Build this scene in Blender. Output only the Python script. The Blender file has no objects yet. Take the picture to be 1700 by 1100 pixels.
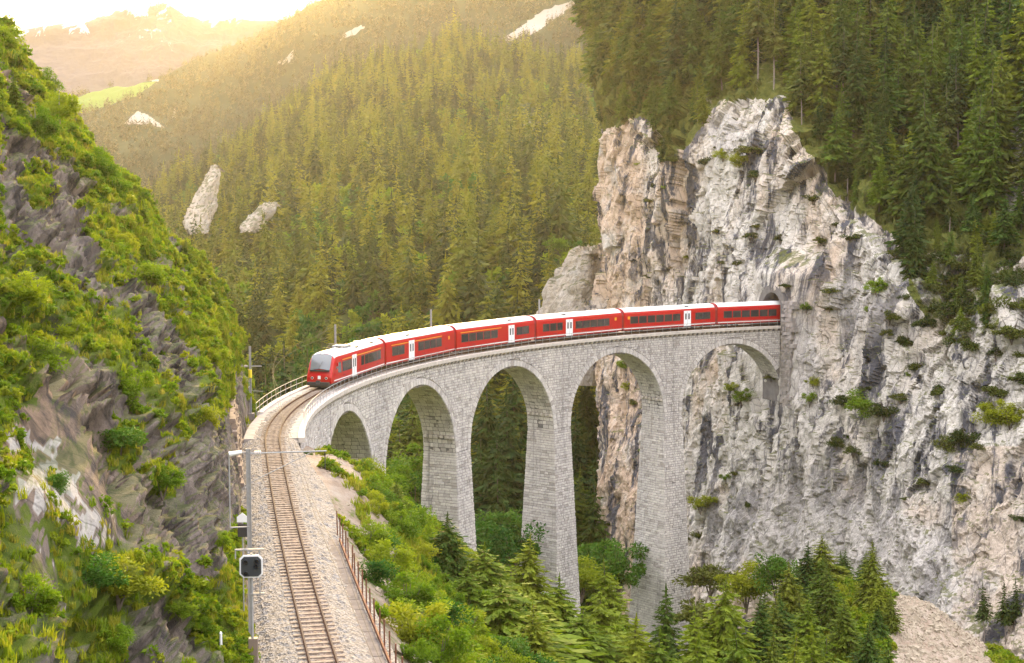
import bpy, math, random
import numpy as np
C = bpy.context.scene
COL = C.collection
R = math.radians
rnd = random.Random(7)
NR = np.random.default_rng(11)

# ------------------------------------------------------------------ camera, sky, sun, exposure
CAMZ = 18.188
FPX = 2521.7                       # focal length in pixels of a 1700 px wide picture
PITCH = -0.08478
cam = bpy.data.cameras.new('camera')
camo = bpy.data.objects.new('camera', cam)
COL.objects.link(camo)
camo.location = (0, 0, CAMZ)
camo.rotation_euler = (math.pi / 2 + PITCH, 0, 0)
cam.sensor_width = 36
cam.lens = 36 * FPX / 1700
cam.clip_start = 0.5
cam.clip_end = 20000
C.camera = camo

SUN_EL, SUN_AZ = R(10.2), R(-5.2)            # azimuth from +Y, negative to the left
wd = bpy.data.worlds.new('World')
C.world = wd
wd.use_nodes = True
wn, wl = wd.node_tree.nodes, wd.node_tree.links
wn.clear()
w_out = wn.new('ShaderNodeOutputWorld')
w_bg = wn.new('ShaderNodeBackground')
w_sky = wn.new('ShaderNodeTexSky')
w_sky.sky_type = 'NISHITA'
w_sky.sun_disc = False
w_sky.sun_elevation = SUN_EL
w_sky.sun_rotation = SUN_AZ
w_sky.air_density = 1.0
w_sky.dust_density = 1.5
w_tc = wn.new('ShaderNodeTexCoord')
w_no = wn.new('ShaderNodeTexNoise')
w_no.inputs['Scale'].default_value = 3.0
w_no.inputs['Detail'].default_value = 6
w_mp = wn.new('ShaderNodeMapping')
w_mp.inputs['Scale'].default_value = (1, 1, 3)
w_cr = wn.new('ShaderNodeValToRGB')
w_cr.color_ramp.elements[0].position = 0.3
w_cr.color_ramp.elements[0].color = (9.6, 9.3, 9.9, 1)
w_cr.color_ramp.elements[1].position = 0.7
w_cr.color_ramp.elements[1].color = (12.4, 12.0, 12.2, 1)
w_mx = wn.new('ShaderNodeMix')
w_mx.data_type = 'RGBA'
w_mx.inputs[0].default_value = 0.86         # a high thin overcast over the clear sky
wl.new(w_tc.outputs['Generated'], w_mp.inputs['Vector'])
wl.new(w_mp.outputs['Vector'], w_no.inputs['Vector'])
wl.new(w_no.outputs['Fac'], w_cr.inputs['Fac'])
wl.new(w_sky.outputs['Color'], w_mx.inputs[6])
wl.new(w_cr.outputs['Color'], w_mx.inputs[7])
w_sep = wn.new('ShaderNodeSeparateXYZ')
wl.new(w_tc.outputs['Generated'], w_sep.inputs[0])
w_gr = wn.new('ShaderNodeMapRange')              # overcast sky: far brighter overhead than at the horizon
w_gr.inputs['To Min'].default_value = 0.22
w_gr.inputs['To Max'].default_value = 1.36
wl.new(w_sep.outputs['Z'], w_gr.inputs['Value'])
w_mu = wn.new('ShaderNodeVectorMath')
w_mu.operation = 'SCALE'
wl.new(w_mx.outputs[2], w_mu.inputs[0])
wl.new(w_gr.outputs['Result'], w_mu.inputs['Scale'])
wl.new(w_mu.outputs['Vector'], w_bg.inputs['Color'])
w_bg.inputs['Strength'].default_value = 0.10
wl.new(w_bg.outputs['Background'], w_out.inputs['Surface'])

sun = bpy.data.lights.new('sun', 'SUN')
sun.energy = 2.6
sun.angle = R(4.0)
sun.color = (1.0, 0.66, 0.22)
suno = bpy.data.objects.new('sun', sun)
COL.objects.link(suno)
suno.rotation_euler = (math.pi / 2 - SUN_EL, 0, math.pi - SUN_AZ)   # -Z of the lamp points away from the sun
suno.location = (-200, 900, 260)

C.view_settings.view_transform = 'Standard'
C.view_settings.look = 'None'
C.view_settings.gamma = 1
C.view_settings.use_curve_mapping = False
C.view_settings.exposure = 1.95
C.render.engine = 'CYCLES'
C.cycles.use_denoising = True
C.cycles.denoiser = 'OPENIMAGEDENOISE'
C.cycles.denoising_input_passes = 'RGB_ALBEDO_NORMAL'
C.cycles.denoising_prefilter = 'NONE'
C.cycles.max_bounces = 5
C.cycles.diffuse_bounces = 3
C.cycles.glossy_bounces = 2
C.cycles.transmission_bounces = 3
C.cycles.volume_bounces = 0
C.cycles.sample_clamp_indirect = 6

# ------------------------------------------------------------------ numeric helpers
def P(px, py, d):
    """point at distance d (along the view axis) seen at photograph pixel px, py"""
    c, s = math.cos(PITCH), math.sin(PITCH)
    a, b = (px - 850) / FPX, (550 - py) / FPX
    return np.array([d * a, d * (c - s * b), CAMZ + d * (s + c * b)])

def proj(V):
    V = np.asarray(V, float)
    c, s = math.cos(PITCH), math.sin(PITCH)
    y, z = V[..., 1], V[..., 2] - CAMZ
    w = y * c + z * s
    u = -y * s + z * c
    w_ = np.where(w > 1, w, 1)
    return 850 + FPX * V[..., 0] / w_, 550 - FPX * u / w_, w

def _h(i, j, k, seed):
    n = (i * 73856093) ^ (j * 19349663) ^ (k * 83492791) ^ (seed * 2654435)
    n = (n ^ (n >> 13)) * 1274126177
    n = n & 0xffffffff
    return ((n ^ (n >> 16)) & 0xffff) / 65535.0

def noise3(V, seed=0):
    V = np.asarray(V, float)
    f = np.floor(V).astype(np.int64)
    t = V - f
    t = t * t * t * (t * (t * 6 - 15) + 10)
    r = 0
    for a in (0, 1):
        for b in (0, 1):
            for c in (0, 1):
                wgt = (t[..., 0] if a else 1 - t[..., 0]) * (t[..., 1] if b else 1 - t[..., 1]) * (t[..., 2] if c else 1 - t[..., 2])
                r = r + wgt * _h(f[..., 0] + a, f[..., 1] + b, f[..., 2] + c, seed)
    return r * 2 - 1

def fbm(V, oct=4, seed=0, gain=0.5, ridged=False):
    V = np.asarray(V, float)
    r, amp, tot = 0, 1.0, 0
    for o in range(oct):
        n = noise3(V * (2.03 ** o) + 17.3 * o, seed + o)
        if ridged:
            n = 1 - 2 * np.abs(n)
        r = r + amp * n
        tot += amp
        amp *= gain
    return r / tot

def facets(V, sc, seed, a=1.0, b=.5):
    """angular rock: every cell of a jittered lattice is a block with its own height and tilt"""
    X = (np.asarray(V, float) * np.asarray(sc)).reshape(-1, 3)
    f = np.floor(X).astype(np.int64)
    best = np.full(len(X), 1e9)
    out = np.zeros(len(X))
    for i in (-1, 0, 1):
        for j in (-1, 0, 1):
            for k in (-1, 0, 1):
                c = f + np.array([i, j, k])
                h = [_h(c[:, 0], c[:, 1], c[:, 2], seed + q) for q in range(6)]
                d = X - (c + np.stack(h[:3], -1))
                q = (d * d).sum(-1)
                v = (h[3] - .5) * 2 * a + b * (d[:, 0] * (h[4] - .5) * 2 + d[:, 1] * (h[5] - .5) * 2 + d[:, 2] * (h[0] - .5) * 2)
                m = q < best
                best[m] = q[m]
                out[m] = v[m]
    return out.reshape(np.asarray(V).shape[:-1])

def inpoly(x, y, poly):
    x, y = np.asarray(x), np.asarray(y)
    ins = np.zeros(x.shape, bool)
    n = len(poly)
    for i in range(n):
        x1, y1 = poly[i]
        x2, y2 = poly[(i + 1) % n]
        cnd = ((y1 > y) != (y2 > y)) & (x < (x2 - x1) * (y - y1) / ((y2 - y1) if y2 != y1 else 1e-9) + x1)
        ins ^= cnd
    return ins

# ------------------------------------------------------------------ mesh helpers
def mesh_np(name, V, F, smooth=False, mat=None, attrs=None, midx=None):
    """V (n,3); F list of (m,k) int arrays"""
    me = bpy.data.meshes.new(name)
    V = np.ascontiguousarray(V, np.float32)
    if not isinstance(F, (list, tuple)):
        F = [F]
    F = [np.asarray(f, np.int32) for f in F if len(f)]
    me.vertices.add(len(V))
    me.vertices.foreach_set('co', V.ravel())
    tot = sum(f.size for f in F)
    cnt = sum(len(f) for f in F)
    me.loops.add(tot)
    me.loops.foreach_set('vertex_index', np.concatenate([f.ravel() for f in F]))
    me.polygons.add(cnt)
    st, o = [], 0
    for f in F:
        st.append(o + np.arange(len(f)) * f.shape[1])
        o += f.size
    me.polygons.foreach_set('loop_start', np.concatenate(st).astype(np.int32))
    if midx is not None:
        me.polygons.foreach_set('material_index', np.asarray(midx, np.int32))
    me.polygons.foreach_set('use_smooth', np.full(cnt, smooth, bool))
    me.update(calc_edges=True)
    me.validate()
    if attrs:
        for k, a in attrs.items():
            at = me.attributes.new(k, 'FLOAT', 'POINT')
            at.data.foreach_set('value', np.ascontiguousarray(a, np.float32))
    if mat is not None:
        for m in (mat if isinstance(mat, (list, tuple)) else [mat]):
            me.materials.append(m)
    return me

class MB:
    """collects polygons of mixed size and builds one mesh"""
    def __init__(s):
        s.v, s.f = [], []
    def add(s, vs, fs):
        o = len(s.v)
        s.v += [tuple(map(float, v)) for v in vs]
        s.f += [tuple(i + o for i in f) for f in fs]
        return s
    def box(s, x0, x1, y0, y1, z0, z1):
        return s.add([(x0, y0, z0), (x1, y0, z0), (x1, y1, z0), (x0, y1, z0), (x0, y0, z1), (x1, y0, z1), (x1, y1, z1), (x0, y1, z1)],
                     [(3, 2, 1, 0), (4, 5, 6, 7), (0, 1, 5, 4), (1, 2, 6, 5), (2, 3, 7, 6), (3, 0, 4, 7)])
    def hexa(s, p):
        return s.add(p, [(3, 2, 1, 0), (4, 5, 6, 7), (0, 1, 5, 4), (1, 2, 6, 5), (2, 3, 7, 6), (3, 0, 4, 7)])
    def tube(s, a, b, r0, r1=None, n=8, caps=True):
        r1 = r0 if r1 is None else r1
        a, b = np.array(a, float), np.array(b, float)
        d = b - a
        d = d / (np.linalg.norm(d) + 1e-9)
        u = np.cross(d, (0, 0, 1) if abs(d[2]) < .9 else (1, 0, 0))
        u /= np.linalg.norm(u)
        w = np.cross(d, u)
        vs = []
        for p, r in ((a, r0), (b, r1)):
            for i in range(n):
                t = 2 * math.pi * i / n
                vs.append(p + r * (u * math.cos(t) + w * math.sin(t)))
        fs = [(i, (i + 1) % n, n + (i + 1) % n, n + i) for i in range(n)]
        if caps:
            fs += [tuple(range(n))[::-1], tuple(range(n, 2 * n))]
        return s.add(vs, fs)
    def sweep(s, pts, sec, closed_sec=True, frames=None):
        """sec: list of (side, up) about each point; frames: list of (side vec, up vec)"""
        m = len(sec)
        vs = []
        for p, (a, b) in zip(pts, frames):
            for q in sec:
                vs.append(np.array(p) + np.array(a) * q[0] + np.array(b) * q[1])
        fs = []
        for i in range(len(pts) - 1):
            for j in range(m if closed_sec else m - 1):
                k = (j + 1) % m
                fs.append((i * m + j, i * m + k, (i + 1) * m + k, (i + 1) * m + j))
        if closed_sec:
            fs += [tuple(range(m))[::-1], tuple((len(pts) - 1) * m + j for j in range(m))]
        return s.add(vs, fs)
    def mesh(s, name, mat, smooth=False):
        me = bpy.data.meshes.new(name)
        me.from_pydata(s.v, [], s.f)
        me.polygons.foreach_set('use_smooth', [smooth] * len(me.polygons))
        me.update()
        for m in (mat if isinstance(mat, (list, tuple)) else [mat]):
            me.materials.append(m)
        return me
    def build(s, name, mat, parent=None, smooth=False, bevel=0):
        return obj(name, s.mesh(name, mat, smooth), parent, bevel)

def obj(name, me, parent=None, bevel=0, loc=None):
    o = bpy.data.objects.new(name, me)
    COL.objects.link(o)
    if parent is not None:
        o.parent = parent
    if loc is not None:
        o.location = loc
    if bevel:
        b = o.modifiers.new('bevel', 'BEVEL')
        b.width = bevel
        b.segments = 2
        b.limit_method = 'ANGLE'
    return o

def tag(o, label, cat, group=None):
    o['label'] = label
    o['category'] = cat
    if group:
        o['group'] = group
    return o

def thing(name, label, cat, loc=(0, 0, 0), rz=0, group=None):
    o = bpy.data.objects.new(name, None)
    COL.objects.link(o)
    o.location = tuple(map(float, loc))
    o.rotation_euler = (0, 0, rz)
    o.empty_display_size = 0.3
    return tag(o, label, cat, group)

def struct(name, me, kind='structure'):
    o = obj(name, me)
    o['kind'] = kind
    return o

def dup(root, loc, rz, label=None, group=None, scale=None):
    r = root.copy()
    COL.objects.link(r)
    r.location = tuple(map(float, loc))
    r.rotation_euler = (0, 0, rz)
    if scale is not None:
        r.scale = scale
    if label:
        r['label'] = label
    if group:
        r['group'] = group
    for ch in root.children:
        c = ch.copy()
        COL.objects.link(c)
        c.parent = r
        for g in ch.children:
            e = g.copy()
            COL.objects.link(e)
            e.parent = c
    return r

# ------------------------------------------------------------------ materials
def newmat(name):
    m = bpy.data.materials.new(name)
    m.use_nodes = True
    nt = m.node_tree
    return m, nt.nodes, nt.links, nt.nodes['Principled BSDF']

def plain(name, col, rough=0.6, metal=0.0, var=0.0, scale=3.0, spec=0.5, coat=0.0):
    m, n, l, b = newmat(name)
    b.inputs['Base Color'].default_value = (*col, 1)
    b.inputs['Roughness'].default_value = rough
    b.inputs['Metallic'].default_value = metal
    b.inputs['Specular IOR Level'].default_value = spec
    if coat:
        b.inputs['Coat Weight'].default_value = coat
        b.inputs['Coat Roughness'].default_value = 0.08
    if var:
        tc = n.new('ShaderNodeTexCoord')
        no = n.new('ShaderNodeTexNoise')
        no.inputs['Scale'].default_value = scale
        no.inputs['Detail'].default_value = 7
        no.inputs['Roughness'].default_value = 0.65
        cr = n.new('ShaderNodeValToRGB')
        cr.color_ramp.elements[0].position = 0.3
        cr.color_ramp.elements[1].position = 0.72
        cr.color_ramp.elements[0].color = (*[c * (1 - var) for c in col], 1)
        cr.color_ramp.elements[1].color = (*[min(1, c * (1 + var)) for c in col], 1)
        l.new(tc.outputs['Object'], no.inputs['Vector'])
        l.new(no.outputs['Fac'], cr.inputs['Fac'])
        l.new(cr.outputs['Color'], b.inputs['Base Color'])
    return m

class N:
    """tiny node-graph helper"""
    def __init__(s, mat):
        s.n, s.l = mat.node_tree.nodes, mat.node_tree.links
    def noise(s, vec, scale, detail=6, rough=0.6, dist=0.0):
        t = s.n.new('ShaderNodeTexNoise')
        t.inputs['Scale'].default_value = scale
        t.inputs['Detail'].default_value = detail
        t.inputs['Roughness'].default_value = rough
        t.inputs['Distortion'].default_value = dist
        s.l.new(vec, t.inputs['Vector'])
        return t.outputs['Fac']
    def map(s, vec, scale=(1, 1, 1), rot=(0, 0, 0)):
        t = s.n.new('ShaderNodeMapping')
        t.inputs['Scale'].default_value = scale
        t.inputs['Rotation'].default_value = rot
        s.l.new(vec, t.inputs['Vector'])
        return t.outputs['Vector']
    def ramp(s, fac, stops):
        t = s.n.new('ShaderNodeValToRGB')
        e = t.color_ramp.elements
        while len(e) < len(stops):
            e.new(0.5)
        for el, (p, c) in zip(e, stops):
            el.position = p
            el.color = (*c, 1) if len(c) == 3 else c
        s.l.new(fac, t.inputs['Fac'])
        return t.outputs['Color']
    def step(s, fac, a, b):
        t = s.n.new('ShaderNodeMapRange')
        t.interpolation_type = 'SMOOTHSTEP'
        t.inputs['From Min'].default_value = a
        t.inputs['From Max'].default_value = b
        s.l.new(fac, t.inputs['Value'])
        return t.outputs['Result']
    def mix(s, fac, a, b, mode='MIX'):
        t = s.n.new('ShaderNodeMix')
        t.data_type = 'RGBA'
        t.blend_type = mode
        for k, v in ((0, fac), (6, a), (7, b)):
            if isinstance(v, (int, float)):
                t.inputs[k].default_value = v if k == 0 else (v, v, v, 1)
            elif isinstance(v, tuple):
                t.inputs[k].default_value = (*v, 1)
            else:
                s.l.new(v, t.inputs[k])
        return t.outputs[2]
    def math(s, op, a, b=None):
        t = s.n.new('ShaderNodeMath')
        t.operation = op
        for k, v in ((0, a), (1, b)):
            if v is None:
                continue
            if isinstance(v, (int, float)):
                t.inputs[k].default_value = v
            else:
                s.l.new(v, t.inputs[k])
        return t.outputs[0]
    def attr(s, name):
        t = s.n.new('ShaderNodeAttribute')
        t.attribute_name = name
        return t.outputs['Fac']
    def bump(s, h, strength, dist):
        t = s.n.new('ShaderNodeBump')
        t.inputs['Strength'].default_value = strength
        t.inputs['Distance'].default_value = dist
        s.l.new(h, t.inputs['Height'])
        return t.outputs['Normal']
    def pos(s):
        return s.n.new('ShaderNodeNewGeometry').outputs['Position']
    def normz(s):
        g = s.n.new('ShaderNodeNewGeometry')
        x = s.n.new('ShaderNodeSeparateXYZ')
        s.l.new(g.outputs['True Normal'], x.inputs[0])
        return x.outputs['Z']
    def vor(s, vec, scale, feature='F1'):
        t = s.n.new('ShaderNodeTexVoronoi')
        t.feature = feature
        t.inputs['Scale'].default_value = scale
        s.l.new(vec, t.inputs['Vector'])
        return t

def rock_mat(name, light, warm, dark, veg1, veg2, streak=(0.35, 0.35, 0.07), rot=(0, 0, 0), darkamt=(0.46, 0.66), warmamt=(0.5, 0.72), bump=1.0, ledge_amt=.8):
    m, n, l, b = newmat(name)
    g = N(m)
    p = g.pos()
    base = g.ramp(g.noise(p, 0.12, 8, 0.62), [(0.3, tuple(c * .8 for c in light)), (0.55, light), (0.75, tuple(min(.8, c * 1.12) for c in light))])
    wv = g.step(g.noise(g.map(p, (1, 1, .6)), 0.055, 6, 0.6), *warmamt)
    c1 = g.mix(wv, base, warm)
    sv = g.noise(g.map(p, streak, rot), 1.0, 8, 0.68, 0.6)
    ds = g.math('MULTIPLY', g.step(sv, *darkamt), g.math('SUBTRACT', 1.0, g.math('MULTIPLY', g.attr('pale'), .75)))
    pl = g.step(g.math('ADD', g.attr('pale'), g.math('MULTIPLY', g.math('SUBTRACT', g.noise(p, .35, 6, .65), .5), .8)), .4, .7)
    c1 = g.mix(g.math('MULTIPLY', g.attr('warm'), g.step(g.noise(p, .16, 6, .65), .30, .55)), c1, warm)
    c1 = g.mix(pl, c1, g.mix(g.noise(p, .9, 5, .6), (.46, .425, .395), (.64, .60, .56)))
    # weathered dark streaks
    c2 = g.mix(ds, c1, g.mix(g.noise(p, 0.8, 6, .7), dark, tuple(c * 1.8 for c in dark)))
    fine = g.noise(p, 1.7, 8, 0.75)
    c3 = g.mix(0.7, c2, g.ramp(fine, [(0.30, (.25, .25, .25)), (0.44, (.95, .95, .95)), (0.7, (1.1, 1.1, 1.1))]), 'MULTIPLY')
    vor = g.vor(g.map(p, (1, 1, .45), rot), 0.55, 'DISTANCE_TO_EDGE')
    crack = g.step(vor.outputs['Distance'], 0.0, 0.035)
    c3 = g.mix(g.math('MULTIPLY', g.math('SUBTRACT', 1.0, crack), 0.45), c3, dark)
    # grass and moss where 'veg' says and on the ledges
    ledge = g.step(g.math('ADD', g.normz(), g.math('MULTIPLY', g.math('SUBTRACT', g.noise(p, .5, 5), .5), 0.7)), 0.62, 0.8)
    vg = g.math('MAXIMUM', g.math('MULTIPLY', ledge, ledge_amt), g.step(g.math('ADD', g.attr('veg'), g.math('MULTIPLY', g.math('SUBTRACT', g.noise(p, .7, 6, .7), .5), 0.9)), 0.4, 0.62))
    vc = g.ramp(g.noise(p, 0.9, 7, .7), [(0.3, veg1), (0.7, veg2)])
    c4 = g.mix(vg, c3, vc)
    l.new(c4, b.inputs['Base Color'])
    b.inputs['Roughness'].default_value = 0.92
    b.inputs['Specular IOR Level'].default_value = 0.15
    hh = g.math('ADD', g.math('MULTIPLY', g.noise(g.map(p, (1, 1, .5), rot), 0.9, 10, 0.72), 1.0), g.math('MULTIPLY', vor.outputs['Distance'], 0.5))
    l.new(g.bump(hh, 1.0, 1.1 * bump), b.inputs['Normal'])
    return m

M_cliff = rock_mat('limestone', (.62, .58, .525), (.59, .44, .32), (.062, .062, .072), (.045, .065, .012), (.14, .145, .03), streak=(.26, .26, .05), darkamt=(.48, .58), bump=.55)
M_crag = rock_mat('dark_schist', (.27, .225, .20), (.34, .24, .17), (.05, .044, .042), (.055, .10, .010), (.17, .22, .025),
                  streak=(.5, .5, .14), rot=(0, R(50), 0), darkamt=(.42, .62), bump=.8, ledge_amt=.4)
M_farrock = rock_mat('pale_scar_rock', (.44, .40, .34), (.44, .35, .25), (.16, .14, .12), (.05, .06, .02), (.09, .10, .03), streak=(.12, .12, .03))

def foliage(name, cols, trans=0.35, rough=0.65):
    m, n, l, b = newmat(name)
    g = N(m)
    oi = n.new('ShaderNodeObjectInfo')
    k = len(cols)
    c = g.ramp(oi.outputs['Random'], [((i + .5) / k, cols[i]) for i in range(k)])
    tc = n.new('ShaderNodeTexCoord')
    v = g.noise(tc.outputs['Object'], 1.3, 4, .7)
    c = g.mix(1.0, c, g.ramp(v, [(0.3, (.55, .6, .5)), (0.7, (1.35, 1.3, 1.2))]), 'MULTIPLY')
    l.new(c, b.inputs['Base Color'])
    b.inputs['Roughness'].default_value = rough
    b.inputs['Specular IOR Level'].default_value = 0.2
    t = n.new('ShaderNodeBsdfTranslucent')
    l.new(g.mix(1.0, c, (1.15, 1.25, .55), 'MULTIPLY'), t.inputs['Color'])
    mx = n.new('ShaderNodeMixShader')
    mx.inputs[0].default_value = trans
    l.new(b.outputs[0], mx.inputs[1])
    l.new(t.outputs[0], mx.inputs[2])
    l.new(mx.outputs[0], n['Material Output'].inputs['Surface'])
    return m

M_needle = foliage('spruce_needles', [(.028, .058, .008), (.048, .084, .009), (.074, .110, .010), (.11, .138, .012)], .25)
M_needle_y = foliage('young_conifer_needles', [(.11, .17, .010), (.155, .21, .013), (.20, .235, .018)], .35)
M_needle_far = foliage('hill_conifer_needles', [(.026, .042, .003), (.060, .085, .004), (.125, .145, .006), (.21, .205, .009)], .3)
M_needle_hazed = foliage('hazed_ridge_needles', [(.060, .060, .030), (.085, .080, .038), (.11, .10, .05)], .2)  # paler, brown-grey needles: some of the distance haze is put into the colour
M_needle_m = foliage('fresh_spruce_needles', [(.050, .095, .009), (.080, .13, .010), (.11, .155, .012), (.15, .175, .014)], .28)
M_leaf = foliage('fresh_leaves', [(.11, .19, .008), (.16, .245, .010), (.22, .28, .012), (.26, .28, .016)], .45)
M_leaf_d = foliage('deep_green_leaves', [(.035, .105, .012), (.05, .135, .014), (.08, .16, .016)], .38)
M_scrub = foliage('dwarf_pine_needles', [(.0400, .0600, .0096), (.0640, .0840, .0112), (.0960, .1080, .0144)], .25)
M_grass = foliage('meadow_grass', [(.15, .22, .010), (.21, .265, .012), (.27, .29, .02), (.30, .27, .04)], .42)
M_bark = plain('bark', (.13, .10, .08), .9, var=.35, scale=2)
M_bark_pale = plain('pale_bark', (.24, .20, .17), .9, var=.3, scale=2)
M_rail_rust = plain('rail_rust', (.10, .05, .03), .85, .0, .3, 6, spec=.2)
M_rail_top = plain('polished_rail_head', (.11, .085, .07), .9, 0.0, spec=.05)
M_sleeper = plain('weathered_sleeper', (.23, .18, .14), .9, var=.45, scale=4)
M_steel = plain('galvanised_steel', (.33, .325, .32), .65, .2, .15, 5)
M_steel_d = plain('dark_steel', (.07, .07, .075), .5, .4)
M_rusty = plain('rusty_iron', (.17, .07, .04), .85, .2, .4, 7)
M_white = plain('white_enamel', (.8, .8, .8), .4)
M_red = plain('train_red_paint', (.40, .002, .004), .38, coat=.15, var=.06, scale=.8, spec=.3)
M_redd = plain('gangway_dark_red', (.22, .012, .016), .5)
M_roof = plain('train_white_roof', (.66, .65, .635), .45, var=.07, scale=.9)
M_glass = plain('tinted_train_glass', (.025, .025, .03), .06, spec=.8)
M_glass_l = plain('windscreen_glass', (.15, .165, .18), .12, .1, spec=.6)
M_yellow = plain('yellow_stripe_paint', (.72, .34, .02), .4)
M_under = plain('underframe_grime', (.035, .032, .032), .8)
M_concrete = plain('weathered_concrete', (.30, .27, .25), .9, var=.25, scale=1.2)
M_kerb = plain('dark_mossy_concrete', (.15, .125, .11), .95, var=.4, scale=1.4)
M_coping = plain('pale_coping_stone', (.50, .45, .40), .85, var=.18, scale=1.5)
M_mortar = plain('lime_mortar', (.15, .14, .135), .95, var=.3, scale=1.2)
M_black = plain('signal_black', (.02, .022, .026), .5)
M_lens = plain('signal_lens', (.05, .05, .055), .15)
M_insul = plain('insulator_glaze', (.55, .5, .46), .3)

M_scree = plain('tan_scree_stone', (.30, .25, .185), .95, var=.35, scale=2.5)
def stone_mat():
    m, n, l, b = newmat('masonry_stone')
    g = N(m)
    p = g.pos()
    tone = g.attr('tone')
    c = g.ramp(tone, [(0.0, (.42, .395, .375)), (0.15, (.52, .495, .475)), (0.5, (.58, .555, .535)), (0.85, (.63, .605, .58)), (1.0, (.68, .655, .62))])
    big = g.ramp(g.noise(g.map(p, (1, 1, .25)), 0.16, 6, .6), [(0.3, (.80, .79, .79)), (0.65, (1.04, 1.02, .99))])
    c = g.mix(1.0, c, big, 'MULTIPLY')
    c = g.mix(1.0, c, g.ramp(g.noise(p, 5.0, 5, .75), [(0.3, (.72, .72, .73)), (0.6, (1.06, 1.05, 1.04))]), 'MULTIPLY')
    stain = g.step(g.noise(g.map(p, (1.1, 1.1, .05)), 1.0, 7, .7, .4), .53, .70)
    c = g.mix(g.math('MULTIPLY', stain, .75), c, (.22, .205, .20))
    lime = g.step(g.noise(g.map(p, (1.4, 1.4, .09)), 1.0, 6, .7), .60, .72)
    c = g.mix(g.math('MULTIPLY', lime, .5), c, (.70, .68, .65))
    l.new(c, b.inputs['Base Color'])
    b.inputs['Roughness'].default_value = .9
    b.inputs['Specular IOR Level'].default_value = .2
    l.new(g.bump(g.noise(p, 4.0, 6, .7), .8, .12), b.inputs['Normal'])
    return m
M_stone = stone_mat()

def ballast_mat():
    m, n, l, b = newmat('ballast_gravel')
    g = N(m)
    p = g.pos()
    v = g.vor(p, 9.0)
    c = g.mix(g.noise(p, .5, 5, .6), (.205, .185, .165), (.30, .272, .24))
    sep = n.new('ShaderNodeSeparateColor')
    l.new(v.outputs['Color'], sep.inputs[0])
    c = g.mix(1.0, c, g.ramp(sep.outputs[0], [(0.0, (.5, .49, .48)), (0.5, (1, 1, 1)), (1.0, (1.35, 1.33, 1.3))]), 'MULTIPLY')
    br = g.attr('rust')
    c = g.mix(g.math('MULTIPLY', br, g.step(g.noise(p, 1.2, 5, .6), .15, .6)), c, (.27, .185, .13))
    l.new(c, b.inputs['Base Color'])
    b.inputs['Roughness'].default_value = .95
    l.new(g.bump(v.outputs['Distance'], 1.0, .12), b.inputs['Normal'])
    return m
M_ballast = ballast_mat()

def soil_mat():
    m, n, l, b = newmat('valley_soil')
    g = N(m)
    p = g.pos()
    dirt = g.ramp(g.noise(p, .6, 8, .7), [(0.3, (.27, .20, .145)), (0.5, (.38, .30, .235)), (0.7, (.46, .395, .325))])
    grass = g.ramp(g.noise(p, .8, 7, .7), [(0.3, (.05, .085, .012)), (0.7, (.15, .20, .03))])
    f = g.step(g.math('ADD', g.attr('veg'), g.math('MULTIPLY', g.math('SUBTRACT', g.noise(p, .8, 6, .7), .5), 0.9)), .4, .6)
    l.new(g.mix(f, dirt, grass), b.inputs['Base Color'])
    b.inputs['Roughness'].default_value = .95
    b.inputs['Specular IOR Level'].default_value = .1
    l.new(g.bump(g.noise(p, 2.2, 8, .75), 1.0, .4), b.inputs['Normal'])
    return m
M_soil = soil_mat()

def hill_mat(name, f1, f2, bare, grass=(.09, .13, .03)):
    m, n, l, b = newmat(name)
    g = N(m)
    p = g.pos()
    c = g.ramp(g.noise(p, .05, 8, .7), [(0.3, f1), (0.7, f2)])
    c = g.mix(g.step(g.attr('bare'), .4, .6), c, bare)
    c = g.mix(g.step(g.attr('veg'), .4, .6), c, grass)
    l.new(c, b.inputs['Base Color'])
    b.inputs['Roughness'].default_value = .95
    b.inputs['Specular IOR Level'].default_value = .1
    return m
M_hill = hill_mat('forest_floor', (.03, .04, .012), (.06, .075, .018), (.34, .29, .22), (.12, .19, .02))
M_ridge = hill_mat('far_forest_floor', (.035, .045, .022), (.05, .06, .028), (.30, .27, .235), (.11, .17, .035))

def snow_mat():
    m, n, l, b = newmat('snowy_mountain')
    g = N(m)
    p = g.pos()
    rockc = g.ramp(g.noise(p, .009, 8, .7), [(0.3, (.05, .042, .05)), (0.7, (.10, .075, .075))])
    sx = n.new('ShaderNodeSeparateXYZ')
    l.new(p, sx.inputs[0])
    z = g.math('MULTIPLY', sx.outputs['Z'], .0041)
    f = g.step(g.math('ADD', z, g.math('MULTIPLY', g.math('SUBTRACT', g.noise(g.map(p, (1, 1, .35), (0, R(25), 0)), .036, 9, .72, .8), .5), 0.9)), .90, .98)
    fr = g.step(g.math('ADD', z, g.math('MULTIPLY', g.math('SUBTRACT', g.noise(p, .006, 5), .5), .2)), .60, .42)
    c = g.mix(fr, rockc, (.045, .06, .035))
    l.new(g.mix(f, c, (.85, .86, .9)), b.inputs['Base Color'])
    b.inputs['Roughness'].default_value = .8
    return m
M_snow = snow_mat()

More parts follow.
